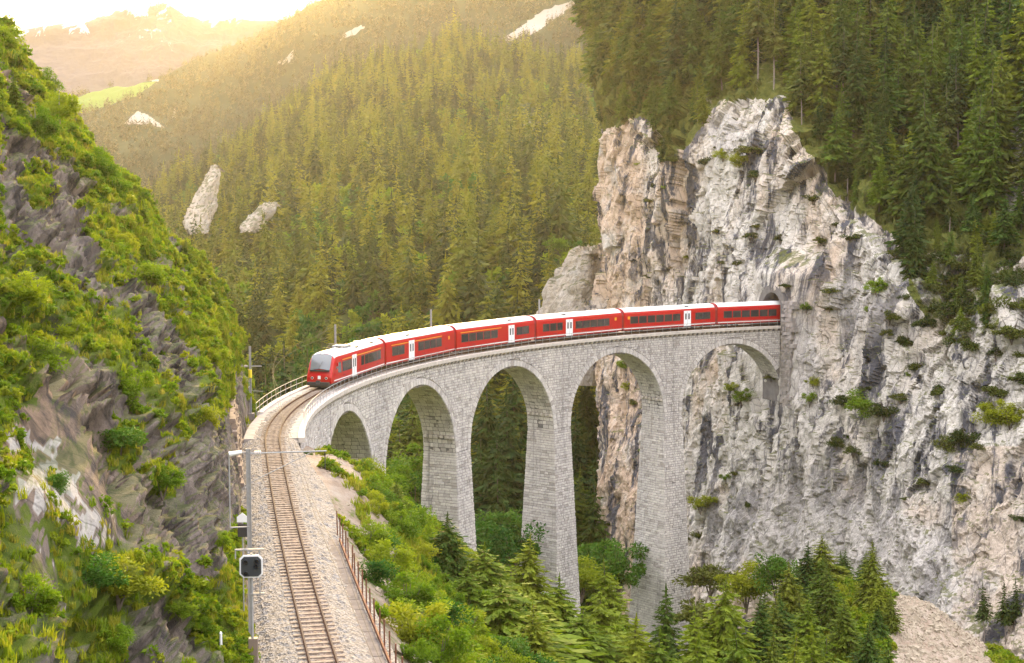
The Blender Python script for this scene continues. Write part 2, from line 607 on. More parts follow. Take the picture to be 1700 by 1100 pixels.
# ------------------------------------------------------------------ the railway line: s runs from the tunnel mouth towards the camera
_ds = 0.25
_S = np.arange(-40, 262, _ds)
_k = np.where(_S < 131.5, 1 / 104.22, np.where(_S < 137.06, 1 / 104.22 + (0.00055 - 1 / 104.22) * (_S - 131.5) / 5.56, 0.00055))
_k = np.where(_S < 0, 0, _k)
_i0 = int(40 / _ds)
_ang = np.concatenate([[0], np.cumsum(_k[:-1] * _ds)])
_ang = _ang - _ang[_i0] + math.atan2(-0.44178, -0.89712)
_tx = np.concatenate([[0], np.cumsum(np.cos(_ang[:-1]) * _ds)])
_ty = np.concatenate([[0], np.cumsum(np.sin(_ang[:-1]) * _ds)])
_tx += 38.7 - _tx[_i0]
_ty += 224.8 - _ty[_i0]

def trk(s, off=0.0, z=0.0):
    """world point(s) at chainage s, off metres to the camera-side of the track, height z"""
    s = np.asarray(s, float)
    x, y, a = np.interp(s, _S, _tx), np.interp(s, _S, _ty), np.interp(s, _S, _ang)
    return np.stack(np.broadcast_arrays(x - np.sin(a) * off, y + np.cos(a) * off, z + 0 * x), -1)

def trk_ang(s):
    return float(np.interp(s, _S, _ang))

def so(x, y):
    """inverse: chainage and offset of plan points"""
    x, y = np.asarray(x, float), np.asarray(y, float)
    q = slice(0, None, 8)
    d = (x[..., None] - _tx[q]) ** 2 + (y[..., None] - _ty[q]) ** 2
    i = d.argmin(-1) * 8
    a = _ang[i]
    dx, dy = x - _tx[i], y - _ty[i]
    return _S[i] + dx * np.cos(a) + dy * np.sin(a), -np.sin(a) * dx + np.cos(a) * dy

# ------------------------------------------------------------------ terrain sheets
def resample(G, nu, nv):
    """smooth (Catmull-Rom) resampling of a control grid (r,c,k)"""
    def along(A, n):
        m = A.shape[0]
        t = np.linspace(0, m - 1, n)
        i = np.clip(np.floor(t).astype(int), 0, m - 2)
        f = (t - i).reshape((-1,) + (1,) * (A.ndim - 1))
        p0, p1, p2, p3 = A[np.clip(i - 1, 0, m - 1)], A[i], A[i + 1], A[np.clip(i + 2, 0, m - 1)]
        return p1 + .5 * f * ((p2 - p0) + f * ((2 * p0 - 5 * p1 + 4 * p2 - p3) + f * (3 * (p1 - p2) + p3 - p0)))
    A = along(np.asarray(G, float), nu)
    return np.swapaxes(along(np.swapaxes(A, 0, 1), nv), 0, 1)

def grid_faces(nu, nv, keep=None):
    i = np.arange((nu - 1) * (nv - 1))
    a = (i // (nv - 1)) * nv + i % (nv - 1)
    F = np.stack([a, a + 1, a + nv + 1, a + nv], -1)
    return F if keep is None else F[keep.ravel()]

def grid_normals(V):
    du = np.gradient(V, axis=0)
    dv = np.gradient(V, axis=1)
    n = np.cross(dv, du)
    return n / (np.linalg.norm(n, axis=-1, keepdims=True) + 1e-9)

SURF = {}

# --- valley ground under the viaduct (thin-plate surface through known ground points)
pts = []
def gp(s, off, z): pts.append((*trk(s, off)[:2], z))
for s in (240, 215, 195, 175, 158):
    gp(s, -3.2, -.55); gp(s, 2.4, -.65); gp(s, 5, -3.2); gp(s, 10, -8); gp(s, 20, -15.5); gp(s, 40, -26)
for s, q in ((146, 0), (137, .5), (130, 1.2), (124, 2.0), (118, 2.8)):
    gp(s, -3.2, -.6); gp(s, 2.8, -.55 - q); gp(s, 6.0, -1.0 - 1.15 * q); gp(s, 9.5, -6 - .8 * q); gp(s, 18, -15); gp(s, 32, -25)
gp(112, 0, -4.0); gp(112, 3.5, -5.2); gp(108, 0, -6); gp(101, 0, -8); gp(89, 0, -13); gp(77, 0, -19); gp(66, 0, -25); gp(54, 0, -30); gp(43, 0, -36); gp(31, 0, -42); gp(20, 0, -46); gp(8, 0, -46); gp(0, -4, -44)
gp(112, -8, -3); gp(110, -25, -18); gp(89, -14, -20); gp(66, -20, -34); gp(43, -25, -46); gp(100, -60, -40); gp(60, -70, -52)
for q in ((9, 125, -24), (0, 105, -18), (14, 160, -38), (20, 190, -48), (4, 165, -34), (30, 130, -26), (34, 158, -22.5), (26, 150, -25), (44, 155, -24), (52, 150, -30), (47, 172, -38), (60, 165, -33),
          (75, 160, -30), (90, 150, -28), (35, 200, -50), (28, 235, -54), (10, 280, -56), (-20, 320, -56), (60, 330, -50), (-80, 330, -50), (60, 90, -26), (100, 60, -20), (110, 120, -22), (40, 60, -22), (60, 25, -20), (-60, 60, -.6), (-60, 140, -12), (-70, 200, -40), (110, 200, -20), (110, 330, -30)):
    pts.append(q)
pts = np.array(pts)
def _tps(r2): return r2 * np.log(r2 + 1e-6)
_n = len(pts)
_A = np.zeros((_n + 3, _n + 3))
_A[:_n, :_n] = _tps(((pts[:, None, :2] - pts[None, :, :2]) ** 2).sum(-1)) + np.eye(_n) * 20
_A[:_n, _n:] = np.c_[np.ones(_n), pts[:, :2]]
_A[_n:, :_n] = _A[:_n, _n:].T
_w = np.linalg.solve(_A, np.r_[pts[:, 2], 0, 0, 0])
def ground_z(x, y):
    x, y = np.asarray(x, float), np.asarray(y, float)
    sh = x.shape
    x, y = x.ravel(), y.ravel()
    out = np.empty(len(x))
    for i in range(0, len(x), 20000):
        a, b = x[i:i + 20000], y[i:i + 20000]
        out[i:i + 20000] = _tps((a[:, None] - pts[:, 0]) ** 2 + (b[:, None] - pts[:, 1]) ** 2) @ _w[:_n] + _w[_n] + _w[_n + 1] * a + _w[_n + 2] * b
    z = out
    s_, o_ = so(x, y)
    bed = (s_ > 113) & (o_ > -9) & (o_ < 2.4)
    z = np.where(bed, np.minimum(z, -.55), z)
    rough = np.clip((np.abs(o_) - 3) / 4, 0.1, 1)
    z = z + fbm(np.stack([x, y, 0 * x], -1) * .12, 5, 3) * 2.2 * rough
    z = np.where((s_ > 113) & (o_ > -9) & (o_ < 6), np.minimum(z, -.42), z)
    return z.reshape(sh)
gx, gy = np.arange(-70, 112, .9), np.arange(18, 346, .9)
GX, GY = np.meshgrid(gx, gy)
GZ = ground_z(GX, GY)
GV = np.stack([GX, GY, GZ], -1)
ppx, ppy, ppw = proj(GV)
_s, _o = so(GX, GY)
veg = np.ones_like(GX)
veg[(_s > 108) & (_o < 7.5)] = .28                    # trodden dirt beside the line
veg[(_s > 150) & (_o < 7.5)] = .45
scree = inpoly(ppx + 14 * fbm(GV * .3, 3, 8), ppy, [(1478, 985), (1520, 975), (1580, 1000), (1630, 1060), (1660, 1140), (1470, 1140)]) & (GY > 105) & (GY < 185)
veg[scree] = .05
ground = struct('valley_ground', mesh_np('valley_ground', GV.reshape(-1, 3), grid_faces(len(gy), len(gx)), True, M_soil, {'veg': veg.ravel()}))
SURF['ground'] = GV
def gz1(x, y):
    i = min(max((y - gy[0]) / .9, 0), len(gy) - 1.01)
    j = min(max((x - gx[0]) / .9, 0), len(gx) - 1.01)
    a, b = int(i), int(j)
    f, g = i - a, j - b
    return float(GZ[a, b] * (1 - f) * (1 - g) + GZ[a + 1, b] * f * (1 - g) + GZ[a, b + 1] * (1 - f) * g + GZ[a + 1, b + 1] * f * g)

fl = MB()
fl.add([(-9000, -9000, -76), (9000, -9000, -76), (9000, 9000, -76), (-9000, 9000, -76)], [(0, 1, 2, 3)])
o = struct('valley_floor', fl.mesh('valley_floor', M_hill))

# --- left crag: rises from the track bed
prof_steep = np.array([(-2, -8), (0, -.6), (.3, 1.5), (1.0, 3.6), (2.4, 7.8), (4.6, 11.7), (7.9, 15.6), (11.2, 19.4), (13.7, 22.6), (17.4, 27.2), (22.7, 33), (33, 42), (50, 50)])
prof_flat = np.array([(-2, -4), (0, -.6), (1.0, .6), (2.6, 1.8), (4.6, 3.6), (6.6, 6.2), (9.2, 10), (12.5, 15), (16, 20), (20, 26), (26, 33), (36, 42), (52, 50)])
stations = []
for s in (245, 225, 205, 190, 178, 166, 155, 144, 133, 124, 116, 111):
    d = float(trk(s)[1])
    t = np.clip((d - 42) / 45, 0, 1)
    base = -2.35 if s > 119 else -2.6 - (119 - s) * .22
    pr = prof_flat * (1 - t) + prof_steep * t
    row = []
    for a, h in pr:
        q = trk(s, base - a, h)
        row.append(q)
    stations.append(row)
tip = np.array(stations[-1])
for (dx, dy, k) in ((-1.5, 5, .97), (-6, 12, .85), (-14, 22, .6), (-26, 36, .2)):
    row = tip + np.array([dx, dy, 0])
    row[:, 2] = (tip[:, 2] + 6) * k - 6 - (1 - k) * 40
    stations.append(row)
LV = resample(np.array(stations), 600, 460)
ln = grid_normals(LV)
if ln[300, 210, 0] < 0: ln = -ln
ls, lo = so(LV[..., 0], LV[..., 1])
amp = np.clip(LV[..., 2] / 4 + .35, .15, 1)
rot = LV @ np.array([[.77, 0, .64], [0, 1, 0], [-.64, 0, .77]]).T   # beds dip down to the right
nz = 1.9 * fbm(LV * .075, 4, 21) + 1.2 * fbm(rot * np.array([.12, .2, .5]), 4, 22, .55, True) + (.5 * fbm(rot * np.array([.5, .7, 1.6]), 4, 23, .6) + .22 * fbm(rot * np.array([1.2, 1.6, 4.5]), 3, 24, .6, True))
nz = nz * .8 + .55 * facets(rot + 1.2 * fbm(rot * .4, 3, 26)[..., None], (.28, .3, .75), 27, 1, .9) + .22 * facets(rot, (.8, .8, 2.2), 28, 1, .9)
nz = np.where(nz > 0, nz * np.clip((-lo - 2.4) / 3, .05, 1), nz)
LV = LV + ln * (nz * amp)[..., None]
ls, lo = so(LV[..., 0], LV[..., 1])
left_off = lo.copy()
lpx, lpy, lpw = proj(LV)
ROCKS = [[(0, 200), (60, 235), (120, 300), (150, 350), (165, 430), (170, 500), (140, 500), (100, 440), (40, 400), (0, 380)],
         [(20, 690), (90, 610), (160, 610), (230, 690), (300, 760), (340, 720), (385, 660), (400, 560), (416, 680), (412, 860), (385, 860), (375, 930), (330, 970), (220, 900), (140, 830), (70, 770)],
         [(0, 712), (55, 752), (105, 822), (165, 915), (120, 918), (80, 862), (40, 808), (0, 775)],
         [(215, 1100), (225, 1030), (250, 990), (300, 1040), (340, 1100)],
         [(190, 460), (240, 500), (300, 560), (330, 650), (290, 640), (230, 560)]]
lpale = np.zeros(lpx.shape)
wob = 26 * fbm(LV * .16, 3, 33), 26 * fbm(LV * .16 + 50, 3, 34)
lveg = np.full(lpx.shape, .62)
for k, pl in enumerate(ROCKS):
    lveg[inpoly(lpx + wob[0], lpy + wob[1], pl)] = .08 if k < 4 else .3
    if k == 2: lpale[inpoly(lpx + wob[0] * .22, lpy + wob[1] * .22, pl)] = 1.0
GREEN = [[(30, 280), (70, 280), (90, 340), (60, 350)], [(180, 700), (230, 710), (225, 790), (180, 780)], [(250, 770), (290, 780), (290, 830), (255, 820)]]
for pl in GREEN:
    lveg[inpoly(lpx, lpy, pl)] = .9
lveg += .42 * fbm(LV * .3, 3, 31)
lveg[(lo > -2.9)] -= .2
lveg -= lpale
lsm = lpale.copy()
for _ in range(9):
    lsm[1:-1, 1:-1] = np.maximum(lsm[1:-1, 1:-1], .86 * np.maximum(np.maximum(lsm[2:, 1:-1], lsm[:-2, 1:-1]), np.maximum(lsm[1:-1, 2:], lsm[1:-1, :-2])))
for _ in range(40):
    _m = LV.copy()
    _m[1:-1, 1:-1] = (LV[2:, 1:-1] + LV[:-2, 1:-1] + LV[1:-1, 2:] + LV[1:-1, :-2]) / 4
    LV = LV * (1 - lsm[..., None]) + _m * lsm[..., None]
for _ in range(6):
    lsm[1:-1, 1:-1] = (lsm[2:, 1:-1] + lsm[:-2, 1:-1] + lsm[1:-1, 2:] + lsm[1:-1, :-2]) / 4
LV = LV + ln * (lsm * (.45 + .25 * fbm(LV * .7, 4, 36, .6)))[..., None]
crag = struct('rocky_hillside', mesh_np('rocky_hillside', LV.reshape(-1, 3), grid_faces(*LV.shape[:2]), True, M_crag, {'veg': lveg.ravel(), 'pale': lpale.ravel(), 'warm': np.zeros(lveg.size)}))
SURF['crag'] = LV

# --- right cliff with the forested slope above it
cols = [(1180, 372), (1060, 330), (1012, 292), (1004, 277), (1032, 269), (1062, 262), (1130, 251), (1200, 240), (1293, 226.5), (1380, 214), (1470, 203), (1560, 194), (1650, 186), (1760, 177), (1900, 168)]
ytop = [240, 235, 232, 228, 222, 235, 250, 200, 205, 300, 400, 430, 450, 460, 470]
lean_l = [(1230, -15), (1030, -10), (830, -5), (640, -1), (470, 1.5), (330, 4), (None, 8), (40, 27), (-160, 50), (-420, 82)]
lean_r = [(1230, -30), (1030, -17), (850, -9), (690, -3), (590, 1), (500, 5), (None, 13), (240, 33), (0, 62), (-330, 105)]
rows = []
for k in range(len(lean_l)):
    row = []
    for (px, d), yt in zip(cols, ytop):
        t = float(np.clip((px - 1330) / 220, 0, 1))
        yl = lean_l[k][0] if lean_l[k][0] is not None else yt
        yr = lean_r[k][0] if lean_r[k][0] is not None else yt
        py = yl * (1 - t) + yr * t
        dd = lean_l[k][1] * (1 - t) + lean_r[k][1] * t
        pxx = px
        if px in (1004, 1012) and k < 3: pxx = px - 8 + (2 - k) * 8
        row.append(P(pxx, py, d + dd))
    rows.append(row)
CV = resample(np.array(rows), 560, 620)
cn = grid_normals(CV)
if cn[280, 300, 1] > 0: cn = -cn
rot = CV @ np.array([[.85, 0, -.52], [0, 1, 0], [.52, 0, .85]]).T
up = np.linspace(0, 1, CV.shape[0])[:, None] * np.ones(CV.shape[1])
lower = np.clip((CV[..., 2] + 0) / -25, 0, 1)
nzv = 3.6 * fbm(CV * np.array([.05, .05, .032]), 4, 41) + 2.6 * fbm(CV * np.array([.13, .13, .035]), 4, 42, .55, True) * (1 - .6 * lower) \
    + 1.4 * lower * fbm(rot * np.array([.30, .2, .06]), 4, 46, .55, True) + .75 * fbm(CV * .33, 5, 43, .6) + .2 * fbm(CV * 1.1, 3, 44, .6)
_wv = CV + 2.2 * np.stack([fbm(CV * .2, 3, 61), fbm(CV * .2 + 9, 3, 62), fbm(CV * .2 + 19, 3, 63)], -1)
nzv = nzv * .72 + 1.5 * facets(_wv, (.11, .11, .045), 64, 1, 1.1) * (1 - .75 * lower) + .55 * facets(_wv, (.35, .35, .16), 65, 1, 1.0) * (1 - .4 * lower) + .2 * facets(CV, (1.0, 1.0, .55), 66, 1, 1)
cs, co = so(CV[..., 0], CV[..., 1])
near_portal = np.clip((np.hypot(co, np.clip(np.abs(CV[..., 2] - 1) - 3, 0, 99)) - 3.5) / 7, 0, 1)
CV = CV + cn * (nzv * (.12 + .88 * near_portal))[..., None]
cs, co = so(CV[..., 0], CV[..., 1])
_pull = np.clip(1.15 - np.hypot(np.clip(np.abs(co) - 3.0, 0, 99) / 4.5, (np.clip(CV[..., 2] - 6.5, 0, 99) + np.clip(-13 - CV[..., 2], 0, 99)) / 5), 0, 1) * (cs < 1) * (cs > -14)
_pull = np.where(cs > -14, _pull * (3 - 2 * np.clip(_pull, 0, 1)) * np.clip(_pull, 0, 1), 0)
_hd = np.array([-0.89712, -0.44178, 0])
CV = CV + _hd * (np.clip(_pull, 0, 1) * (.05 - cs + .5 * fbm(CV * .5, 4, 49)))[..., None]
cs, co = so(CV[..., 0], CV[..., 1])
cpx, cpy, cpw = proj(CV)
# keep the tunnel mouth open
hole = (np.abs(co) < 2.6) & (CV[..., 2] > -1.2) & (CV[..., 2] < 5.0) & (cs < 12) & (cs > -30)
hf = hole[:-1, :-1] | hole[1:, :-1] | hole[:-1, 1:] | hole[1:, 1:]
FOREST = [[(930, -500), (930, 190), (1005, 232), (1075, 205), (1095, 262), (1160, 238), (1200, 170), (1300, 160), (1345, 255), (1420, 330), (1490, 400), (1500, 480), (1560, 540), (1650, 575), (1720, 600), (1900, 600), (1900, -500)]]
BAREF = [[(1655, 190), (1720, 180), (1720, 360), (1672, 350)], [(1655, 440), (1720, 420), (1720, 600), (1660, 560)]]
wx_, wy_ = 34 * fbm(CV * .10, 4, 52), 40 * fbm(CV * .10 + 40, 4, 53)
for_in = inpoly(cpx + wx_, cpy + wy_, FOREST[0])
cveg = np.where(for_in, .72, .0)
cwarm = np.clip((1085 - cpx) / 30, 0, 1) * .9 + np.clip(fbm(CV * np.array([.05, .05, .02]), 3, 57) - .15, 0, 1) * 1.6 + ((cpx > 1580) & (cpy > 740)) * .5
cpale = np.clip(1 - np.hypot((cpx - 1330) / 260, (cpy - 880) / 160), 0, 1) * 1.1 + np.clip(1 - np.hypot((cpx - 1500) / 200, (cpy - 960) / 140), 0, 1) + np.clip(1 - np.hypot((cpx - 1330) / 50, (cpy - 600) / 130), 0, 1) * 1.2 + np.clip(1 - np.hypot((cpx - 1205) / 45, (cpy - 220) / 50), 0, 1) * 1.5 + np.clip(1 - np.hypot((cpx - 1420) / 90, (cpy - 500) / 80), 0, 1)
cveg[inpoly(cpx, cpy, BAREF[0]) | inpoly(cpx, cpy, BAREF[1])] = .1
scr = inpoly(cpx, cpy, [(1490, 420), (1700, 420), (1700, 620), (1560, 560)])
cveg[scr] -= .22
cveg += np.where(cpy > 600, .10, .06) * 1.0 + .22 * fbm(CV * .09, 4, 51)
cliff = struct('limestone_cliff', mesh_np('limestone_cliff', CV.reshape(-1, 3), grid_faces(*CV.shape[:2], keep=~hf), False, M_cliff, {'veg': cveg.ravel(), 'warm': np.clip(cwarm, 0, 1).ravel(), 'pale': np.clip(cpale, 0, 1).ravel()}))
SURF['cliff'] = CV
#PART2
# --- forested hill across the gorge
def ridge_sheet(colspx, crest, rows, nu, nv, amp, freq, seed, back=(120, -40)):
    """rows: list of (fraction between base py and crest, depth, base py)"""
    G = []
    for f, d, pyb in rows:
        G.append([P(px, pyb + (cy - pyb) * f, d) for px, cy in zip(colspx, crest)])
    top = np.array(G[-1])
    b1 = top.copy(); b1[:, 1] += back[0]; b1[:, 2] += back[1]
    b2 = b1.copy(); b2[:, 1] += back[0] * 2; b2[:, 2] += back[1] * 3
    G += [b1, b2]
    V = resample(np.array(G), nu, nv)
    V[..., 2] += amp * 1.5 * fbm(V * freq, 5, seed) * np.clip(np.linspace(3, 0.35, nu), 0, 1)[:, None] * np.clip(np.linspace(0, 6, nu), .2, 1)[:, None]
    return V

hc = [-250, 60, 200, 270, 330, 400, 500, 600, 700, 770, 850, 950, 1010, 1100, 1250, 1400]
hy = [640, 520, 410, 350, 312, 258, 182, 142, 110, 88, 112, 116, 108, 92, 80, 80]
HV = ridge_sheet(hc, hy, [(0, 325, 930), (.25, 365, 930), (.45, 420, 930), (.58, 490, 930), (.72, 610, 930), (.86, 820, 930), (1.0, 1100, 930)], 300, 330, 9, .02, 61)
HV[..., 2] += 13 * fbm(HV * np.array([.010, .004, .0]), 4, 63, .5, True) * np.clip(np.minimum(np.linspace(0, 5, 300), np.linspace(9, -3, 300)), 0, 1)[:, None]
hpx, hpy, hpw = proj(HV)
hbare = np.zeros(hpx.shape)
SCARS = [[(300, 350), (335, 315), (352, 280), (362, 288), (358, 340), (345, 385), (312, 375)], [(402, 378), (430, 345), (455, 338), (440, 360), (405, 385)], [(868, 200), (908, 198), (908, 216), (868, 216)]]
for pl in SCARS: hbare[inpoly(hpx, hpy, pl)] = 1
hgreen = (fbm(HV * .012, 4, 66) > .28) | inpoly(hpx, hpy, [(600, 250), (720, 170), (800, 170), (760, 240), (650, 270)]) | inpoly(hpx, hpy, [(470, 640), (470, 560), (560, 520), (700, 560), (800, 640), (640, 760), (540, 780)])
struct('forest_hill', mesh_np('forest_hill', HV.reshape(-1, 3), grid_faces(*HV.shape[:2]), True, M_hill, {'bare': hbare.ravel(), 'veg': np.zeros(hbare.size)}))
SURF['hill'] = HV

# --- hazy ridges further up the valley
rc = [-600, -200, 60, 130, 200, 260, 330, 420, 530, 640, 760, 900, 1050, 1250, 1500]
ry = [260, 210, 178, 166, 150, 140, 122, 88, 22, -30, -55, -70, -70, -60, -60]
RV = ridge_sheet(rc, ry, [(0, 1150, 470), (.3, 1190, 470), (.6, 1250, 470), (.8, 1310, 470), (1, 1400, 470)], 220, 330, 14, .011, 71, (150, -70))
rpx, rpy, rpw = proj(RV)
rbare = np.zeros(rpx.shape)
for pl in ([(205, 205), (228, 184), (245, 190), (275, 212), (240, 206)], [(285, 195), (290, 178), (293, 196)], [(832, 66), (900, 18), (960, -6), (962, 4), (900, 40), (850, 68)], [(865, 52), (930, 15), (935, 22), (880, 60)],
           [(455, 110), (490, 82), (488, 98)], [(556, 66), (600, 40), (608, 46), (570, 66)], [(240, 134), (262, 128), (264, 134)]): rbare[inpoly(rpx, rpy, pl)] = 1
rveg = np.where(inpoly(rpx, rpy, [(115, 168), (150, 152), (215, 138), (262, 134), (225, 160), (175, 176), (125, 192)]), 1., 0.)
struct('hazy_ridge', mesh_np('hazy_ridge', RV.reshape(-1, 3), grid_faces(*RV.shape[:2]), True, M_ridge, {'bare': rbare.ravel(), 'veg': rveg.ravel()}))
R2 = ridge_sheet([-100, 100, 200, 240, 330, 420, 480, 530, 640, 800, 1000], [200, 175, 150, 128, 92, 58, 30, 2, -40, -90, -110],
                 [(0, 1440, 300), (.5, 1480, 300), (1, 1530, 300)], 120, 160, 16, .008, 81, (100, -70))
struct('distant_ridge', mesh_np('distant_ridge', R2.reshape(-1, 3), grid_faces(*R2.shape[:2]), True, M_ridge, {'bare': np.zeros(R2.shape[0] * R2.shape[1]), 'veg': np.zeros(R2.shape[0] * R2.shape[1])}))
mc = [-700, -300, -100, 40, 90, 160, 200, 230, 262, 300, 330, 370, 420, 520, 700, 1000]
my = [120, 100, 76, 54, 46, 39, 28, 17, 8, 22, 40, 37, 44, 38, 40, 60]
SV = ridge_sheet(mc, my, [(0, 1560, 260), (.3, 1590, 260), (.6, 1630, 260), (.85, 1670, 260), (1, 1700, 260)], 220, 420, 5, .012, 91, (110, -80))
SV[..., 2] += 9 * fbm(SV * .03, 5, 92, .55, True) * np.clip(np.linspace(0, 2, 220), 0, 1)[:, None] * np.exp(-((proj(SV)[0] - 262) / 170) ** 2)
struct('snowy_mountain', mesh_np('snowy_mountain', SV.reshape(-1, 3), grid_faces(*SV.shape[:2]), False, M_snow))

# --- pale rock pinnacle between the hill and the cliff
def blob_rock(name, pxs, mat, label, cat, nu=60, nv=60, amp=1.0, seed=1, depth=6, group=None, vegv=0.0):
    """pxs: outline rows (py, px left, px right, depth): a standing rock bulging towards the viewer"""
    G = []
    for py, xl, xr, d in pxs:
        row = []
        for t in np.linspace(0, 1, 7):
            px = xl + (xr - xl) * t
            row.append(P(px, py, d + depth * (2 * (2 * t - 1) ** 2 - 1)))
        row = [P(xl + (xr - xl) * .12, py, d + depth * 3)] + row + [P(xl + (xr - xl) * .88, py, d + depth * 3)]
        G.append(row)
    top = np.array(G[-1]); b = top.copy(); b[:, 1] = top[:, 1].max() + depth * 1.5; b[:, 2] -= depth * .3
    G.append(b)
    V = resample(np.array(G), nu, nv)
    n = grid_normals(V)
    if n[nu // 2, nv // 2, 1] > 0: n = -n
    V = V + n * (amp * (fbm(V * np.array([.16, .16, .08]) * (6 / depth), 4, seed, .55, True) + .6 * fbm(V * .5 * (6 / depth), 4, seed + 3)))[..., None]
    c = V[nu // 2, nv // 2].copy(); c[2] = V[..., 2].min()
    me = mesh_np(name, (V - c).reshape(-1, 3), grid_faces(nu, nv), False, mat, {'veg': np.full(nu * nv, vegv), 'pale': np.full(nu * nv, .45), 'warm': np.full(nu * nv, .25)})
    return tag(obj(name, me, loc=c), label, cat, group)
blob_rock('rock_pinnacle', [(640, 900, 1030, 292), (560, 895, 1025, 293), (520, 903, 1020, 294), (480, 915, 1015, 296), (450, 935, 1010, 297), (425, 950, 1000, 298), (418, 965, 990, 299)], M_farrock,
          'pale cream rock pinnacle behind the train, left of the tall cliff', 'rock', amp=1.6, seed=5, depth=6)
blob_rock('rock_scar', [(388, 318, 343, 626), (370, 306, 346, 632), (345, 316, 356, 639), (315, 333, 358, 647), (290, 348, 362, 655), (278, 354, 361, 660)], M_farrock,
          'larger pale bare rock scar low on the hazy forest hill at left', 'rock', amp=1.5, seed=9, depth=4, nu=40, nv=40)
blob_rock('rock_scar', [(386, 402, 425, 556), (370, 405, 440, 562), (350, 425, 455, 568), (338, 440, 458, 574)], M_farrock,
          'smaller slanting rock scar on the forest hill, right of the larger one', 'rock', amp=1.0, seed=12, depth=3, nu=30, nv=30)
# ------------------------------------------------------------------ the stone viaduct
ZC, ZSP, RA = -2.15, -11.2, 9.55          # crown, springing, half span
PITCHS = 22.75
PIERS = [-2.3 + PITCHS * k for k in range(6)]      # the last one is the abutment at s = 111.5
def pw(z): return 1.75 + max(0.0, ZSP + .7 - z) / 34
def fw_(z): return 2.1 + max(0.0, -9.5 - z) / 20
def arch_half(z):                                   # half opening of an arch at height z
    if z >= ZC: return 0.0
    if z <= ZSP: return RA - (pw(z) - 1.75)
    return RA * math.sqrt(max(0, 1 - ((z - ZSP) / (ZC - ZSP)) ** 2))
class Stones:
    def __init__(s): s.v, s.f, s.t = [], [], []
    def quad(s, a, b, c, d, nrm, proud, rng):
        """a..d corners (counter-clockwise seen from outside), nrm outward"""
        Q = np.array([a, b, c, d], float)
        cen = Q.mean(0)
        Qi = Q + (cen - Q) * .0
        e1 = (Q[1] - Q[0]); l1 = np.linalg.norm(e1); e2 = (Q[3] - Q[0]); l2 = np.linalg.norm(e2)
        g1, g2 = min(.026 / max(l1, .05), .2), min(.026 / max(l2, .05), .2)
        def ins(u, v): return (Q[0] * (1 - u) + Q[1] * u) * (1 - v) + (Q[3] * (1 - u) + Q[2] * u) * v
        top = [ins(g1 * 1.6, g2 * 1.6), ins(1 - g1 * 1.6, g2 * 1.6), ins(1 - g1 * 1.6, 1 - g2 * 1.6), ins(g1 * 1.6, 1 - g2 * 1.6)]
        bot = [ins(g1 * .6, g2 * .6), ins(1 - g1 * .6, g2 * .6), ins(1 - g1 * .6, 1 - g2 * .6), ins(g1 * .6, 1 - g2 * .6)]
        o = len(s.v)
        n = np.array(nrm, float)
        for q in bot: s.v.append(q - n * .03)
        for q in top: s.v.append(q + n * (proud + rng.uniform(-.015, .015)))
        s.f += [(o + 4, o + 5, o + 6, o + 7)] + [(o + i, o + (i + 1) % 4, o + 4 + (i + 1) % 4, o + 4 + i) for i in range(4)]
        s.t += [rng.random() ** .8 if rng.random() > .05 else 0.0] * 8
    def build(s, name, parent):
        me = mesh_np(name, np.array(s.v), np.array(s.f), False, M_stone, {'tone': np.array(s.t)})
        o = obj(name, me, parent)
        o['kind'] = 'stuff'
        return o
def row_cuts(a, b, rng, lo=.5, hi=1.05):
    if b - a < .12: return []
    x = [a]
    while x[-1] < b: x.append(x[-1] + rng.uniform(lo, hi))
    x[-1] = b
    if len(x) > 2 and x[-1] - x[-2] < .3: x.pop(-2)
    return x
viaduct = thing('stone_viaduct', 'curved grey stone viaduct with tall tapering piers and round arches', 'viaduct', (0, 0, 0))
RH = .34
zs = [-.62]
while zs[-1] > -64: zs.append(zs[-1] - RH * rnd.uniform(.85, 1.15))
def wall_face(st, s0, s1, za, zb, side, rng):
    """one course of front (side=1) or back (side=-1) stones between the ends s0, s1 = (at top, at bottom)"""
    n = (trk(s0[0], side * 3.0, 0) - trk(s0[0], side * 2.0, 0))
    a, b = min(s0), max(s1)
    x = a - rng.uniform(0, .5)
    while x < b:
        x1 = x + rng.uniform(.36, .8)
        t0, t1 = min(max(x, s0[0]), s1[0]), min(max(x1, s0[0]), s1[0])
        b0, b1 = min(max(x, s0[1]), s1[1]), min(max(x1, s0[1]), s1[1])
        x = x1
        if max(t1 - t0, b1 - b0) < .1: continue
        st.quad(trk(b0, side * fw_(zb), zb), trk(b1, side * fw_(zb), zb), trk(t1, side * fw_(za), za), trk(t0, side * fw_(za), za), n, rng.uniform(.0, .08), rng)
RING = .75
def extr_half(z):                                    # half width of the voussoir ring outline
    zc = ZC + RING
    if z >= zc: return 0.0
    if z <= ZSP: return RA + RING - .0
    return (RA + RING) * math.sqrt(max(0, 1 - ((z - ZSP) / (zc - ZSP)) ** 2))
centres = [PIERS[k] + PITCHS / 2 for k in range(5)]
